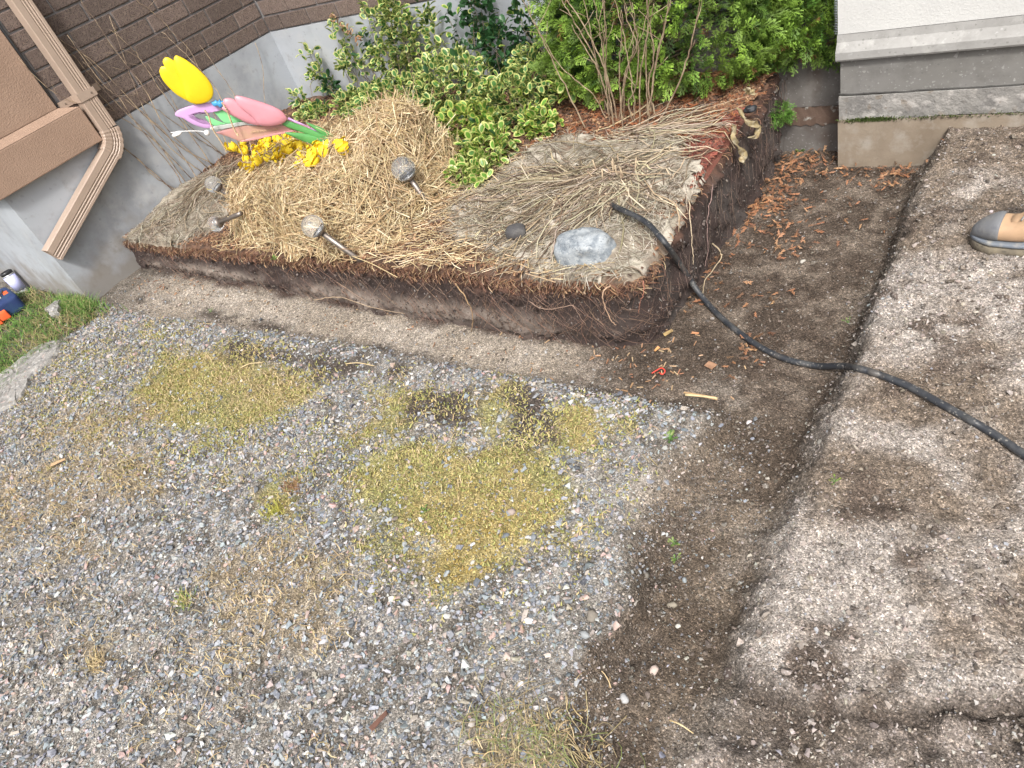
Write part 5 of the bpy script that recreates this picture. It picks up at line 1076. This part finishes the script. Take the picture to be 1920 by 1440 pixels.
hp = [at(1118, 372, .185), at(1140, 382, .235), at(1165, 393, .275), at(1210, 416, .27), at(1243, 450, .25), at(1278, 500, .12), at(1318, 558, .0), at(1378, 617, -.055), at(1450, 664, -.07), at(1528, 686, -.06), at(1600, 689, -.02), at(1680, 714, .035), at(1760, 755, .045), at(1850, 806, .045), at(1935, 862, .045), at(2060, 960, .04), at(2250, 1120, .04)]
PX = spline([np.array(q) for q in ((1243, 450), (1278, 500), (1318, 558), (1378, 617), (1450, 664), (1528, 686), (1600, 689), (1680, 714), (1760, 755), (1850, 806), (1935, 862), (2060, 960), (2250, 1120))], 140)
Z = np.full(140, -.05)
for _ in range(12): q = np.array([at(a, b_, z) for (a, b_), z in zip(PX, Z)]); Z = ground_h(q[:, 0], q[:, 1]) + .010
kk = np.linspace(0, 1, 140); Z = np.where(kk < .17, .25 + (Z - .25) * sm(0, .17, kk) ** .8, Z); Zp = np.concatenate([np.full(9, Z[0]), Z, np.full(9, Z[-1])]); Zs = np.convolve(Zp, np.ones(19) / 19, 'valid'); Z = np.maximum(Zs, Z - .004)
q = np.array([at(a, b_, z) for (a, b_), z in zip(PX, Z)]); P = np.vstack([spline(hp[:5], 30)[:-1], q])
hz_ = thing('garden_hose', 'thick black rubber hose running over the bank corner and across the dirt', 'hose', hp[4])
P[30:, :2] += np.stack([.004 * (fbm(kk, kk * 0, 14, 5) - .5), .006 * (fbm(kk, kk * 0, 11, 6) - .5)], -1)[:len(P) - 30]; tube_obj('tube', P, .0100, M_hose, hz_, sides=14)

# ------------------------------------------------------------------ boot
M_rub = mat('grey_toe_rubber', (.15, .155, .165), var=[((.24, .23, .21), 14, .45, .7), ((.1, .105, .12), 30, .5, .7)], rough=.8, bump=.4, bscale=90)
M_lea = mat('tan_leather', (.47, .31, .19), var=[((.36, .24, .15), 9, .45, .7)], rough=.75, bump=.3, bscale=80)
M_sole = mat('dirty_sole', (.105, .09, .07), var=[((.2, .17, .12), 18, .45, .7), ((.05, .045, .04), 40, .5, .7)], rough=.9, bump=.8, bscale=60)
M_mid = mat('blue_grey_midsole', (.15, .17, .20), var=[((.3, .29, .26), 30, .5, .7)], rough=.8)
tb = at(1818, 452, .055); boot = thing('work_boot', 'tan leather work boot with grey rubber toe standing on the pale dirt', 'boot', (tb[0], tb[1], float(ground_h(tb[0] + .1, tb[1]))))
def foot_half(s): return .050 * np.sqrt(np.clip(s / .06, 0, 1)) * (1 if s < .12 else 1 - .22 * sm(.12, .2, s)) * (1 if s < .24 else math.sqrt(max(1 - ((s - .24) / .065) ** 2, .02)))
def loft(name, ss, fz0, fz1, k, mt, sq=2.6, cond=None):
    m_ = 20; V = []; 
    for s in ss:
        hw = foot_half(s) * k + .002; z0, z1 = fz0(s), fz1(s)
        for j in range(m_):
            a = 2 * math.pi * j / m_; ca, sa = math.cos(a), math.sin(a); V.append((s, hw * math.copysign(abs(ca) ** (2 / sq), ca), (z0 + z1) / 2 + (z1 - z0) / 2 * math.copysign(abs(sa) ** (2 / sq), sa)))
    n = len(ss); Fs = [np.array([[i * m_ + j, (i + 1) * m_ + j, (i + 1) * m_ + (j + 1) % m_, i * m_ + (j + 1) % m_] for i in range(n - 1) for j in range(m_)]), np.array([list(range(m_))]), np.array([[(n - 1) * m_ + j for j in range(m_)][::-1]])]
    return put(name, mesh_np(name, V, Fs, smooth=True), mt, boot)
ss = np.linspace(.001, .300, 26)
loft('sole', ss, lambda s: .000 + .010 * max(0, 1 - s / .05), lambda s: .034, 1.06, M_sole, 6)
loft('midsole', ss, lambda s: .034, lambda s: .048, 1.0, M_mid, 6)
loft('toe_cap', np.linspace(.004, .078, 12), lambda s: .040, lambda s: .052 + .062 * math.sqrt(min(1, s / .07)) * (1 if s < .06 else 1 - .15 * (s - .06) / .045) - .0, .96, M_rub, 2.4)
loft('upper', np.linspace(.055, .298, 18), lambda s: .042, lambda s: .104 + .10 * float(sm(.10, .22, s)), .93, M_lea, 2.5)
loft('tongue', np.linspace(.10, .20, 8), lambda s: .06, lambda s: .112 + .105 * float(sm(.10, .22, s)), .45, M_lea, 2.5)
tube_obj('shaft', [(tb[0] + .235, tb[1], boot.location.z + z) for z in (.12, .2, .28)], np.array([.058, .055, .06]), M_lea, boot, sides=18)
for k in range(4):
    s = .125 + .025 * k; zz = boot.location.z + .115 + .1 * float(sm(.10, .22, s)) + .003; tube_obj('lace', spline([(tb[0] + s, tb[1] - .03, zz - .012), (tb[0] + s + .008, tb[1], zz + .004), (tb[0] + s, tb[1] + .03, zz - .012)], 8), .0022, M_mid, boot, sides=6)
for k in range(6): box('tread_groove', tb[0] + .085 + k * .03, tb[0] + .0885 + k * .03, tb[1] - .0545, tb[1] - .045, boot.location.z + .002, boot.location.z + .016, M_spout_dark, boot)
boot.rotation_euler = (0, 0, math.radians(-6))

# ------------------------------------------------------------------ things at the left wall: bag, tumbler, slab
M_navy = mat('navy_fabric', (.012, .03, .11), var=[((.02, .06, .12), 12, .45, .7)], rough=.8, bump=.5, bscale=120); M_or = mat('orange_fabric', (.75, .12, .03), var=[((.6, .08, .03), 20, .5, .8)], rough=.7, bump=.4, bscale=90); M_cr = mat('cream_patch', (.52, .49, .38), rough=.8)
bg_ = at(14, 582, .03); bag_o = thing('bag', 'navy fabric bag with orange edge and cream patch lying by the foundation', 'bag', bg_)
def rbox(nm, c, h, mt, rz, parent, bev=.02, tilt=0):
    bm = bmesh.new(); box_bm(bm, -h[0], h[0], -h[1], h[1], -h[2], h[2]); bmesh.ops.subdivide_edges(bm, edges=bm.edges[:], cuts=3, use_grid_fill=True)
    from mathutils import noise as mn
    for v in bm.verts: v.co = v.co + Vector((mn.noise(v.co * 18), mn.noise(v.co * 18 + Vector((4, 0, 0))), mn.noise(v.co * 18 + Vector((0, 4, 0))))) * .008
    bmesh.ops.transform(bm, matrix=Matrix.Translation(Vector([float(q) for q in c])) @ Matrix.Rotation(rz, 4, 'Z') @ Matrix.Rotation(tilt, 4, 'X'), verts=bm.verts)
    o = bm_obj(nm, bm, mt, None, 0, True); o.parent = parent; o.location = -parent.location; md = o.modifiers.new('round', 'SUBSURF'); md.levels = 1; md.render_levels = 2; return o
ra = -.15
rbox('body', (bg_[0] - .06, bg_[1] + .02, .055), (.15, .085, .055), M_navy, ra, bag_o); rbox('orange_edge', (bg_[0] - .055, bg_[1] - .075, .035), (.155, .014, .032), M_or, ra, bag_o)
rbox('orange_corner', (bg_[0] + .085, bg_[1] - .052, .045), (.014, .03, .03), M_or, ra, bag_o); rbox('cream_patch', (bg_[0] - .04, bg_[1] - .015, .112), (.055, .045, .004), M_cr, ra, bag_o)
rbox('orange_patch', (bg_[0] - .03, bg_[1] + .065, .108), (.03, .016, .006), M_or, ra, bag_o); tube_obj('strap', spline([(bg_[0] + .1, bg_[1] - .09, .075), (bg_[0] + .04, bg_[1] - .02, .118), (bg_[0] - .04, bg_[1] + .05, .12), (bg_[0] - .15, bg_[1] + .09, .1)], 14), .004, M_spout_dark, bag_o)
M_lav = mat('lavender_enamel', (.50, .52, .82), rough=.35); M_lid = mat('black_lid', (.02, .02, .022), rough=.3)
tb0 = aty(52, 556, 1.20); tb1 = aty(10, 510, 1.205); ax = tb1 - tb0; Ld = np.linalg.norm(ax); ax /= Ld; u = np.cross(ax, (0, 1., 0)); u /= np.linalg.norm(u); Rm = np.stack([u, np.cross(ax, u), ax], 1)
tm = thing('tumbler', 'lavender steel tumbler with black lid leaning at the foundation', 'tumbler', tb0)
r_ = .036; lathe('steel_base', [(.0001, 0), (r_ * .8, 0), (r_ * .84, .004), (r_ * .9, Ld * .3), (.0001, Ld * .3)], M_silver, tm, Rm, 0); lathe('body', [(.0001, Ld * .3), (r_ * .93, Ld * .3), (r_ * 1.05, Ld * .85), (.0001, Ld * .85)], M_lav, tm, Rm, 0)
lathe('rim', [(r_ * 1.0, Ld * .85), (r_ * 1.06, Ld * .86), (r_ * 1.06, Ld * .9), (.0001, Ld * .9)], M_silver, tm, Rm, 0); lathe('lid', [(.0001, Ld * .9), (r_ * 1.03, Ld * .9), (r_ * 1.05, Ld * .99), (r_ * .85, Ld * 1.02), (r_ * .8, Ld * .97), (.0001, Ld * .97)], M_lid, tm, Rm, 0)
M_slab = mat('broken_concrete', (.27, .26, .245), var=[((.17, .165, .155), 14, .45, .7), ((.46, .45, .43), 40, .5, .7)], speck=[((.12, .12, .13), 70, .9, .6), ((.5, .36, .32), 90, .95, .5)], rough=.95, bump=1, bscale=70, bdist=.006)
def slab(pts, zb, zt, label, seed):
    P = [at(a, b_, zt) for a, b_ in pts]; P = smooth_loop(np.array(P), 4); bm = bmesh.new(); r = random.Random(seed); n = len(P); c = np.mean(P, 0)
    P = [p + np.array([r.gauss(0, .006), r.gauss(0, .006), 0]) for p in P]; rings = []
    for s_, z in ((1.02, zb), (1.03, zt - .012), (.95, zt), (.6, zt + .004), (.25, zt + .006)): rings.append([bm.verts.new((*(c + (p - c) * s_)[:2], z + r.gauss(0, .002))) for p in P])
    for r0, r1 in zip(rings, rings[1:]):
        for i in range(n): bm.faces.new((r0[i], r0[(i + 1) % n], r1[(i + 1) % n], r1[i]))
    bm.faces.new(rings[-1]); bm.faces.new(rings[0][::-1]); o = bm_obj('concrete_slab', bm, M_slab, None, 0, False); tag(o, label, 'concrete slab'); return o
slab([(-70, 770), (-20, 715), (25, 680), (65, 650), (100, 636), (112, 645), (95, 672), (60, 700), (42, 735), (20, 758), (-20, 775), (-60, 800)], -.02, .018, 'long broken strip of pale concrete edging the grass at left', 4)
slab([(85, 578), (95, 570), (107, 562), (110, 570), (104, 585), (92, 583)], -.01, .045, 'small grey broken stone in the grass below the downspout end', 5)

# ------------------------------------------------------------------ ground cover
def blades(name, x, y, h, w_, lean, col, zf=ground_h, K=3, lie=False):
    n = len(x); a = rng.uniform(0, 2 * math.pi, n); P = np.zeros((n, K, 3)); z0 = zf(x, y)
    for i in range(K):
        t = i / (K - 1); P[:, i, 0] = x + np.cos(a) * h * lean * t ** 1.5; P[:, i, 1] = y + np.sin(a) * h * lean * t ** 1.5; P[:, i, 2] = z0 + h * t * (1 - .35 * t * lean) * (.25 if lie else 1) + (.006 * np.sin(t * 3) if lie else 0)
    V, F = tubes(P, w_[:, None] * np.linspace(1, .25, K), 2); return put(name, mesh_np(name, V, F, np.repeat(col, K * 2, 0)), M_fibre, kind='stuff')
x, y = sample(60000, -6.1, -3.6, .3, 1.25); g = patch(x, y, GRASS, .06, .10); thin = sm(.38, .58, fbm(x, y, 9, 701)); ok = (rng.random(len(x)) < g * (.35 + .65 * thin)); x, y = x[ok][:9500], y[ok][:9500]; n = len(x)
fz = fbm(x, y, 6, 703); gc = np.where((rng.random(n) < .25 + .6 * sm(.42, .6, fz))[:, None], pick([(.09, .19, .03), (.14, .26, .045), (.06, .13, .025)], n), pick([(.36, .29, .15), (.27, .22, .1), (.2, .2, .07)], n))
blades('grass', x, y, rng.uniform(.02, .055, n), rng.uniform(.0016, .0030, n), 1.2, gc)
x, y = rng.normal(-4.48, .16, 1500), rng.normal(1.18, .05, 1500); ok = y < 1.25; x, y = x[ok], y[ok]; n = len(x); blades('grass_tuft', x, y, rng.uniform(.03, .08, n), rng.uniform(.0013, .0024, n), .9, pick([(.10, .21, .03), (.15, .27, .05), (.07, .15, .03), (.3, .26, .12)], n))
def tufts(name, polys, n0, box_, pal, h, soft=.05, thr=0, wob=.10):
    x, y = sample(n0, *box_); g = patch(x, y, polys, soft * 1.5, wob * 1.8) * (.2 + .8 * sm(thr + .12, thr + .4, fbm(x, y, 9, 711))); ok = rng.random(n0) < g; x, y = x[ok], y[ok]; n = len(x)
    return x, y, n
x, y, n = tufts('', MOSS, 90000, (-4.0, -.5, -.2, 1.4), None, None, .07, .22)
f1 = fbm(x, y, 5, 721); c = np.where((f1 + rng.normal(0, .06, n) > .52)[:, None], pick([(.38, .33, .11), (.31, .29, .11), (.42, .36, .18)], n), pick([(.26, .27, .09), (.36, .28, .11), (.22, .22, .07)], n))
och = patch(x, y, [gp((780, 1000), (960, 960), (960, 1090), (800, 1090))], .05, .08); c = c * (1 - och[:, None] * .5) + np.array([.34, .2, .05]) * och[:, None] * .5
K = 2; P = np.zeros((n, 2, 3)); h = rng.uniform(.002, .008, n); P[:, 0] = np.stack([x, y, ground_h(x, y) - .001], -1); P[:, 1] = P[:, 0] + np.stack([rng.normal(0, .004, n), rng.normal(0, .004, n), h], -1)
V, F = tubes(P, np.tile([.0026, .0012], (n, 1)), 3); put('moss', mesh_np('moss', V, F, np.repeat(c, 6, 0)), M_plain, kind='stuff')
MOSS2 = [gp((120, 640), (330, 600), (600, 680), (690, 740), (640, 860), (400, 900), (150, 860), (60, 780)), gp((560, 720), (1160, 760), (1180, 880), (1100, 1000), (900, 1120), (640, 1000), (580, 840))]
x, y, n = tufts('', MOSS2, 130000, (-4.5, -.5, -.2, 1.42), None, None, .15, .38)
ok = (fbm(x, y, 30, 733) > .46) & (ground_h(x, y) > -.03); x, y = x[ok], y[ok]; n = len(x); P = np.zeros((n, 2, 3)); h = rng.uniform(.003, .010, n); P[:, 0] = np.stack([x, y, ground_h(x, y) + .002], -1); P[:, 1] = P[:, 0] + np.stack([rng.normal(0, .005, n), rng.normal(0, .005, n), h], -1)
V, F = tubes(P, np.tile([.0028, .0012], (n, 1)), 3); put('sparse_moss', mesh_np('sparse_moss', V, F, np.repeat(pick([(.34, .32, .12), (.26, .26, .09), (.42, .34, .17)], n), 6, 0)), M_plain, kind='stuff')
# dry grass lying in the gravel
def drygrass(name, x, y, L, pal, lift=.006, r0=.0007, r1=.0014):
    n = len(x); K = 5; a = rng.uniform(0, 2 * math.pi, n); kk = rng.normal(0, 1.6, n); P = np.zeros((n, K, 3)); px_, py__ = x.copy(), y.copy(); hh = rng.uniform(.002, .018, n)
    for i in range(K): P[:, i, 0] = px_; P[:, i, 1] = py__; P[:, i, 2] = ground_h(px_, py__) + lift + hh * math.sin(i / (K - 1) * math.pi); a = a + kk / K; px_ = px_ + np.cos(a) * L / K; py__ = py__ + np.sin(a) * L / K
    V, F = tubes(P, rng.uniform(r0, r1, n), 2); return put(name, mesh_np(name, V, F, np.repeat(pick(pal, n, .2), K * 2, 0)), M_fibre, kind='stuff')
DG = [(.48, .37, .2), (.38, .29, .16), (.56, .45, .27), (.3, .24, .12)]
x, y, n = tufts('', DRY, 30000, (-4.4, -.5, -.5, 1.42), None, None, .08, .25); drygrass('dry_grass', x, y, rng.uniform(.015, .055, n), DG)
x, y = sample(9000, -4.4, -.6, -.5, 1.36); ok = (rng.random(9000) < .75 * sm(.4, .6, fbm(x, y, 3, 741)) * sm(-.2, -1.6, x)) & (masks(x, y)[0] < .3); drygrass('scattered_dry_grass', x[ok], y[ok], rng.uniform(.015, .05, ok.sum()), DG)
tc_ = at(1010, 1400, 0); n = 260; x = rng.normal(tc_[0], .09, n); y = rng.normal(tc_[1], .04, n); drygrass('tangled_grass', x, y, rng.uniform(.04, .12, n), [(.36, .29, .16), (.27, .22, .12), (.2, .24, .08)], .004, .0005, .0009)
for cpx, lab in (((180, 1245), 'pale dry grass tuft in the gravel at lower left'), ((553, 915), 'reddish-brown dry tuft in the gravel left of the moss'), ((515, 960), 'bright yellow moss clump in the gravel left of the big moss patch'), ((345, 1130 - 1), 'half green dry tuft among the stones at the left')):
    p = at(*cpx); n = 130; x = rng.normal(p[0], .02, n); y = rng.normal(p[1], .016, n); pal = {180: DG, 553: [(.35, .2, .1), (.25, .15, .08)], 515: [(.4, .36, .06), (.3, .3, .06)], 345: [(.2, .28, .06), (.4, .33, .15)]}[cpx[0]]
    a = rng.uniform(0, 6.28, n); h = rng.uniform(.012, .03, n); P = np.zeros((n, 3, 3))
    for i in range(3): t = i / 2; P[:, i] = np.stack([x + np.cos(a) * h * .9 * t, y + np.sin(a) * h * .9 * t, ground_h(x, y) + h * t * (1 - .3 * t)], -1)
    V, F = tubes(P, np.tile([.0012, .001, .0004], (n, 1)), 2); tag(put('grass_tuft', mesh_np('grass_tuft', V, F, np.repeat(pick(pal, n), 6, 0)), M_fibre), lab, 'tuft')
# broadleaf weeds
def weed_plant(cpx, label, n=14, s=.012, z=None, col=((.15, .27, .06), (.09, .18, .04), (.22, .28, .09)), spread=.018):
    s *= .72
    p = at(*cpx, -.0 if z is None else z); p[2] = ground_h(p[0], p[1]) if z is None else z; q = np.zeros((n, 3)); a = rng.uniform(0, 6.28, n); q[:, 0] = np.cos(a) * spread * rng.random(n); q[:, 1] = np.sin(a) * spread * rng.random(n); q[:, 2] = rng.uniform(.004, .014, n)
    D = np.stack([np.cos(a), np.sin(a), rng.uniform(.1, .6, n)], -1); V, F, c = scatter(LV, LTRI, q, frames(D), rng.uniform(.7, 1.3, n) * s, col=pick(list(col), n)); o = thing('green_weed', label, 'weed', p)
    put('leaves', mesh_np('leaves', V, F, c), M_leafcol, o); tube_obj('stems', [[p, p + q[i]] for i in range(n)], .0006, M_grn, o, sides=4)
weed_plant((1256, 824), 'bright green seedling in the gravel by the trench corner', 18, .014); weed_plant((1254, 985), 'yellow-green sprout standing on the dark trench edge', 10, .014, spread=.01); weed_plant((1258, 1012), 'lower green sprout on the dark trench edge', 8, .012, spread=.01)
weed_plant((797, 958), 'tiny dark green sprout inside the moss patch', 9, .010, col=((.07, .16, .03), (.1, .22, .04))); weed_plant((1566, 915), 'small yellow-green sprout on the pale right-hand ground', 7, .010, col=((.22, .26, .06), (.16, .22, .05)), spread=.014); weed_plant((1591, 606), 'single green leaf bit in the dark trench above the hose', 3, .011, z=-.07)
weed_plant((395, 585), 'small green seedling in the trench near the left end', 7, .010, z=-.04); weed_plant((516, 488), 'green sprout at the bank edge under the bale', 10, .022, z=.20, spread=.02); weed_plant((1500, 287), 'green seedling among needles at the foot of the blocks', 12, .016, z=-.09, spread=.02)
# orange cedar litter
def litter_template():
    V, F = [], []; r = random.Random(9)
    def q_(p, d, L, w_): 
        nrm = np.array([-d[1], d[0]]); a = len(V); e = p + d * L
        for s_, kk in ((p, 1), (e, .5)): V.append((*(s_ - nrm * w_ * kk), 0)); V.append((*(s_ + nrm * w_ * kk), .02))
        F.append((a, a + 1, a + 3, a + 2))
    q_(np.array([0., -.3]), np.array([0, 1.]), 1.1, .03)
    for i in range(4):
        for s_ in (-1, 1):
            a = s_ * r.uniform(.5, .95); p = np.array([0, -.1 + i * .22]); L = r.uniform(.25, .48); d = np.array([math.sin(a), math.cos(a)]); q_(p, d, L, .032); 
            a2 = a - s_ * .6; q_(p + d * L * .5, np.array([math.sin(a2), math.cos(a2)]), L * .5, .028)
    return np.array(V), np.array(F)
NV, NF = litter_template(); NB = NV.copy(); 
def litter(spots):
    X_, Y_ = [], []
    for (a, b_), (sx_, sy_), n in spots: p = at(a, b_, -.08); X_.append(rng.normal(p[0], sx_, n)); Y_.append(rng.normal(p[1], sy_, n))
    return np.concatenate(X_), np.concatenate(Y_)
x, y = litter([((1440, 372), (.055, .09), 240), ((1400, 385), (.04, .14), 90), ((1460, 420), (.09, .1), 80), ((1500, 300), (.10, .05), 170), ((1600, 325), (.16, .05), 80), ((1470, 320), (.1, .08), 80), ((1680, 325), (.04, .02), 22), ((1660, 345), (.03, .02), 16), ((1480, 470), (.03, .04), 20), ((1400, 555), (.07, .05), 26), ((1400, 660), (.04, .07), 34), ((1340, 500), (.03, .2), 60), ((1550, 400), (.15, .15), 40), ((1700, 325), (.03, .03), 10)])
ok = (x > XR + .02) & (y < 2.985) & ~((x > WL - .01) & (y > Y3 - .02)); x, y = x[ok], y[ok]; n = len(x)
R = rotm(n, .7); V, F, c = scatter(NV, NF, np.stack([x, y, ground_h(x, y) + .008 + rng.random(n) * .01], -1), R, rng.uniform(.014, .032, n), col=pick([(.40, .19, .095), (.28, .13, .065), (.46, .26, .14), (.15, .08, .045)], n, .2))
put('cedar_needle_litter', mesh_np('cedar_needle_litter', V, F, c), M_fibre, kind='stuff')
x, y = sample(900, -1.95, XR, 2.45, 3.1); n = 900; V, F, c = scatter(NV, NF, np.stack([x, y, bz(x, y) + .008], -1), rotm(n, .5), rng.uniform(.025, .045, n), col=pick([(.32, .12, .05), (.24, .09, .04)], n, .2)); put('bed_needle_litter', mesh_np('bed_needle_litter', V, F, c), M_fibre, kind='stuff')
# wood chips and bark bits lying in the trench
x = np.concatenate([rng.normal(-1.0, .12, 70), rng.uniform(-4.35, -3.7, 60), rng.uniform(-3.7, -1.1, 70)]); y = np.concatenate([rng.normal(1.55, .09, 70), rng.normal(1.5, .06, 60), rng.uniform(1.42, 1.62, 70)]); n = len(x)
chips('wood_chips', x, y, rng.uniform(.006, .024, n), rng.uniform(.002, .006, n), pick([(.34, .2, .11), (.24, .12, .07), (.40, .28, .17)], n), ground_h, .006)
def chip(cpx, z, L, W_, rz, col, label, th=.004):
    p = at(*cpx, z); bm = bmesh.new(); box_bm(bm, -L / 2, L / 2, -W_ / 2, W_ / 2, -th / 2, th / 2)
    for v in bm.verts: v.co += Vector((random.gauss(0, L * .04), random.gauss(0, W_ * .1), random.gauss(0, .0008)))
    o = bm_obj('wood_chip', bm, mat('chip_wood', col, var=[(tuple(np.array(col) * .65), 60, .45, .7)], rough=.85), None, .0006); o.location = Vector(p) + Vector((0, 0, .004)); o.rotation_euler = (.1, -.08, rz); tag(o, label, 'wood chip')
chip((1253, 625), -.075, .034, .011, .9, (.38, .27, .12), 'curled ochre bark chip at the foot of the bank corner'); chip((1304, 626), -.08, .026, .006, 0, (.55, .26, .13), 'small orange splinter right of the bank corner'); chip((1333, 686), -.08, .036, .020, -.5, (.35, .2, .12), 'brown bark flake above the long splinter in the trench'); chip((1232, 656), -.08, .022, .008, 1.2, (.6, .3, .12), 'bright orange seed-shaped chip below the bank corner')
chip((1314, 743), -.05, .105, .007, -.08, (.58, .38, .2), 'long flat tan splinter at the trench corner'); chip((712, 1352), .012, .05, .012, 1.3, (.14, .07, .05), 'dark reddish bark piece on the gravel near the bottom'); chip((110, 868), .012, .07, .012, .75, (.5, .33, .19), 'tan wood splinter on the gravel at the left')
M_red = mat('red_plastic', (.6, .05, .03), rough=.5); P = spline([at(1222, 700, -.065), at(1232, 694, -.06), at(1240, 690, -.055), at(1247, 695, -.058), at(1242, 702, -.062), at(1236, 698, -.062)], 20); tag(tube_obj('red_scrap', P, .0022, M_red, sides=5), 'small looped red plastic scrap in the trench near the corner', 'plastic scrap')
# torn cloth strips on the side cut
M_rag = mat('stained_cloth', (.30, .235, .12), var=[((.42, .37, .27), 30, .45, .65), ((.17, .11, .04), 45, .52, .7)], rough=.95, bump=.8, bscale=90)
def rag(pts, wd, label):
    P = spline(pts, 26); Wd = np.interp(np.linspace(0, 1, 26), np.linspace(0, 1, len(wd)), wd); bm = bmesh.new(); rows = []
    for i in range(26):
        t_ = P[min(i + 1, 25)] - P[max(i - 1, 0)]; t_ /= np.linalg.norm(t_); s_ = np.cross(t_, (1, 0, .35)); s_ /= np.linalg.norm(s_)
        rows.append([bm.verts.new(tuple(P[i] + s_ * u_ * Wd[i] + np.array([.008 * math.cos(u_ * 3 + i * .8), 0, 0]))) for u_ in (-1, -.5, 0, .5, 1)])
    for a, b_ in zip(rows, rows[1:]):
        for j in range(4): bm.faces.new((a[j], a[j + 1], b_[j + 1], b_[j]))
    o = bm_obj('torn_cloth', bm, M_rag, None, 0, True); md = o.modifiers.new('thick', 'SOLIDIFY'); md.thickness = .002; tag(o, label, 'torn cloth')
XS_ = XR + .02
rag([atx(1378, 236, XS_), atx(1375, 252, XS_ + .03), atx(1382, 272, XS_ + .035), atx(1394, 288, XS_ + .04), atx(1392, 305, XS_ + .045)], [.008, .010, .011, .018, .012], 'ochre torn cloth strip hanging down the side cut')
rag([atx(1388, 205, XS_), atx(1395, 222, XS_ + .03), atx(1410, 232, XS_ + .05), atx(1424, 236, XS_ + .06), atx(1416, 255, XS_ + .06), atx(1405, 258, XS_ + .06)], [.014, .010, .012, .014, .008, .002], 'beige torn cloth curl sticking out at the top of the side cut')
rag([atx(1398, 172, XS_ - .02), atx(1408, 170, XS_ + .01), atx(1415, 177, XS_ + .02)], [.010, .016, .008], 'grey cloth scrap under the cedar at the back corner of the bank')
blob('plastic_scrap', atx(1407, 204, XS_ + .01), (.022, .016, .012), mat('dark_plastic', (.018, .02, .024), rough=.6), 5, .3, .5, 3, label='dark plastic lump beside the torn cloth at the back of the bank', cat='plastic scrap')
# ------------------------------------------------------------------ single pebbles
def pebble(cpx, z, r, col, label, f=(1, .75, .55), seed=1):
    m_ = mat('pebble_stone', col, var=[(tuple(np.array(col) * .75), 60, .45, .7)], rough=.75, bump=.2, bscale=80); p = at(*cpx, z); g0 = float(ground_h(p[0], p[1])); p = at(cpx[0], cpx[1], g0 + r * .2); blob('pebble', p, (r * f[0], r * f[1], r * f[2]), m_, seed * 1.7, seed * 1.1, .5, 2, label=label, cat='pebble')
PB = [((1505, 490), -.08, .012, (.55, .52, .46), 'squarish cream pebble on the dark dirt left of the trench'), ((1672, 502), -.07, .012, (.38, .39, .40), 'oval grey pebble on the trench edge near the boot'), ((1640, 568), -.07, .012, (.34, .35, .35), 'long flat grey pebble on the trench edge above the hose'), ((1628, 586), -.07, .008, (.4, .39, .37), 'small round grey pebble just above the hose'),
      ((1540, 830), -.07, .014, (.30, .28, .25), 'round grey-tan pebble at the right trench edge below the hose'), ((1540, 842), -.07, .008, (.26, .26, .26), 'smaller grey pebble touching a round tan one below the hose'), ((1226, 1256), -.03, .014, (.62, .50, .44), 'pale pinkish wedge pebble in the lower trench'), ((1170, 1310), -.03, .013, (.52, .52, .52), 'white oval pebble at the bottom of the dark trench'),
      ((1260, 1134), -.05, .013, (.32, .28, .22), 'rounded tan pebble in the middle of the lower trench'), ((1207, 1080), 0, .015, (.22, .2, .17), 'brown oval pebble at the left edge of the trench'), ((1197, 1071), 0, .012, (.34, .36, .38), 'blue-grey flat pebble touching a greenish one by the trench'), ((1212, 1068), 0, .011, (.48, .52, .45), 'pale greenish pebble beside the trench edge'),
      ((1110, 1155), 0, .018, (.27, .24, .2), 'large flat brown pebble left of the trench'), ((1097, 1190), 0, .013, (.38, .4, .41), 'angular light grey stone on the fine grit'), ((1078, 1328), 0, .014, (.2, .2, .21), 'dark grey stone at the bottom by the trench lip'), ((1388, 882), -.07, .007, (.58, .52, .5), 'tiny pinkish-white chip in the dark trench'), ((1300, 838), -.0, .012, (.33, .31, .27), 'rounded stone at the gravel corner beside the trench'),
      ((1271, 1174), -.04, .007, (.6, .58, .52), 'small triangular white pebble in the lower trench'), ((1283, 1088), -.05, .009, (.36, .4, .42), 'blue-grey chip in the trench centre'), ((958, 960), 0, .015, (.42, .34, .3), 'pinkish tilted stone in the moss patch'), ((948, 1005), 0, .013, (.2, .22, .25), 'dark flat oval stone on the ochre moss'), ((1000, 1008), 0, .013, (.24, .26, .28), 'grey oval stone right of the ochre moss'), ((690, 870), 0, .01, (.4, .42, .44), 'light grey chip on the left of the moss patch'),
      ((887, 1054), 0, .009, (.62, .58, .5), 'white chip in the ochre moss'), ((190, 1165 - 1), 0, .0, (.2, .2, .2), '')]
for i, (c_, z_, r__, col_, lb_) in enumerate(PB):
    if lb_: pebble(c_, z_, r__ * .92, tuple(np.array(col_) * .78), lb_, seed=i + 1, f=(1, .6 + .3 * ((i * 7) % 5) / 5, .5))
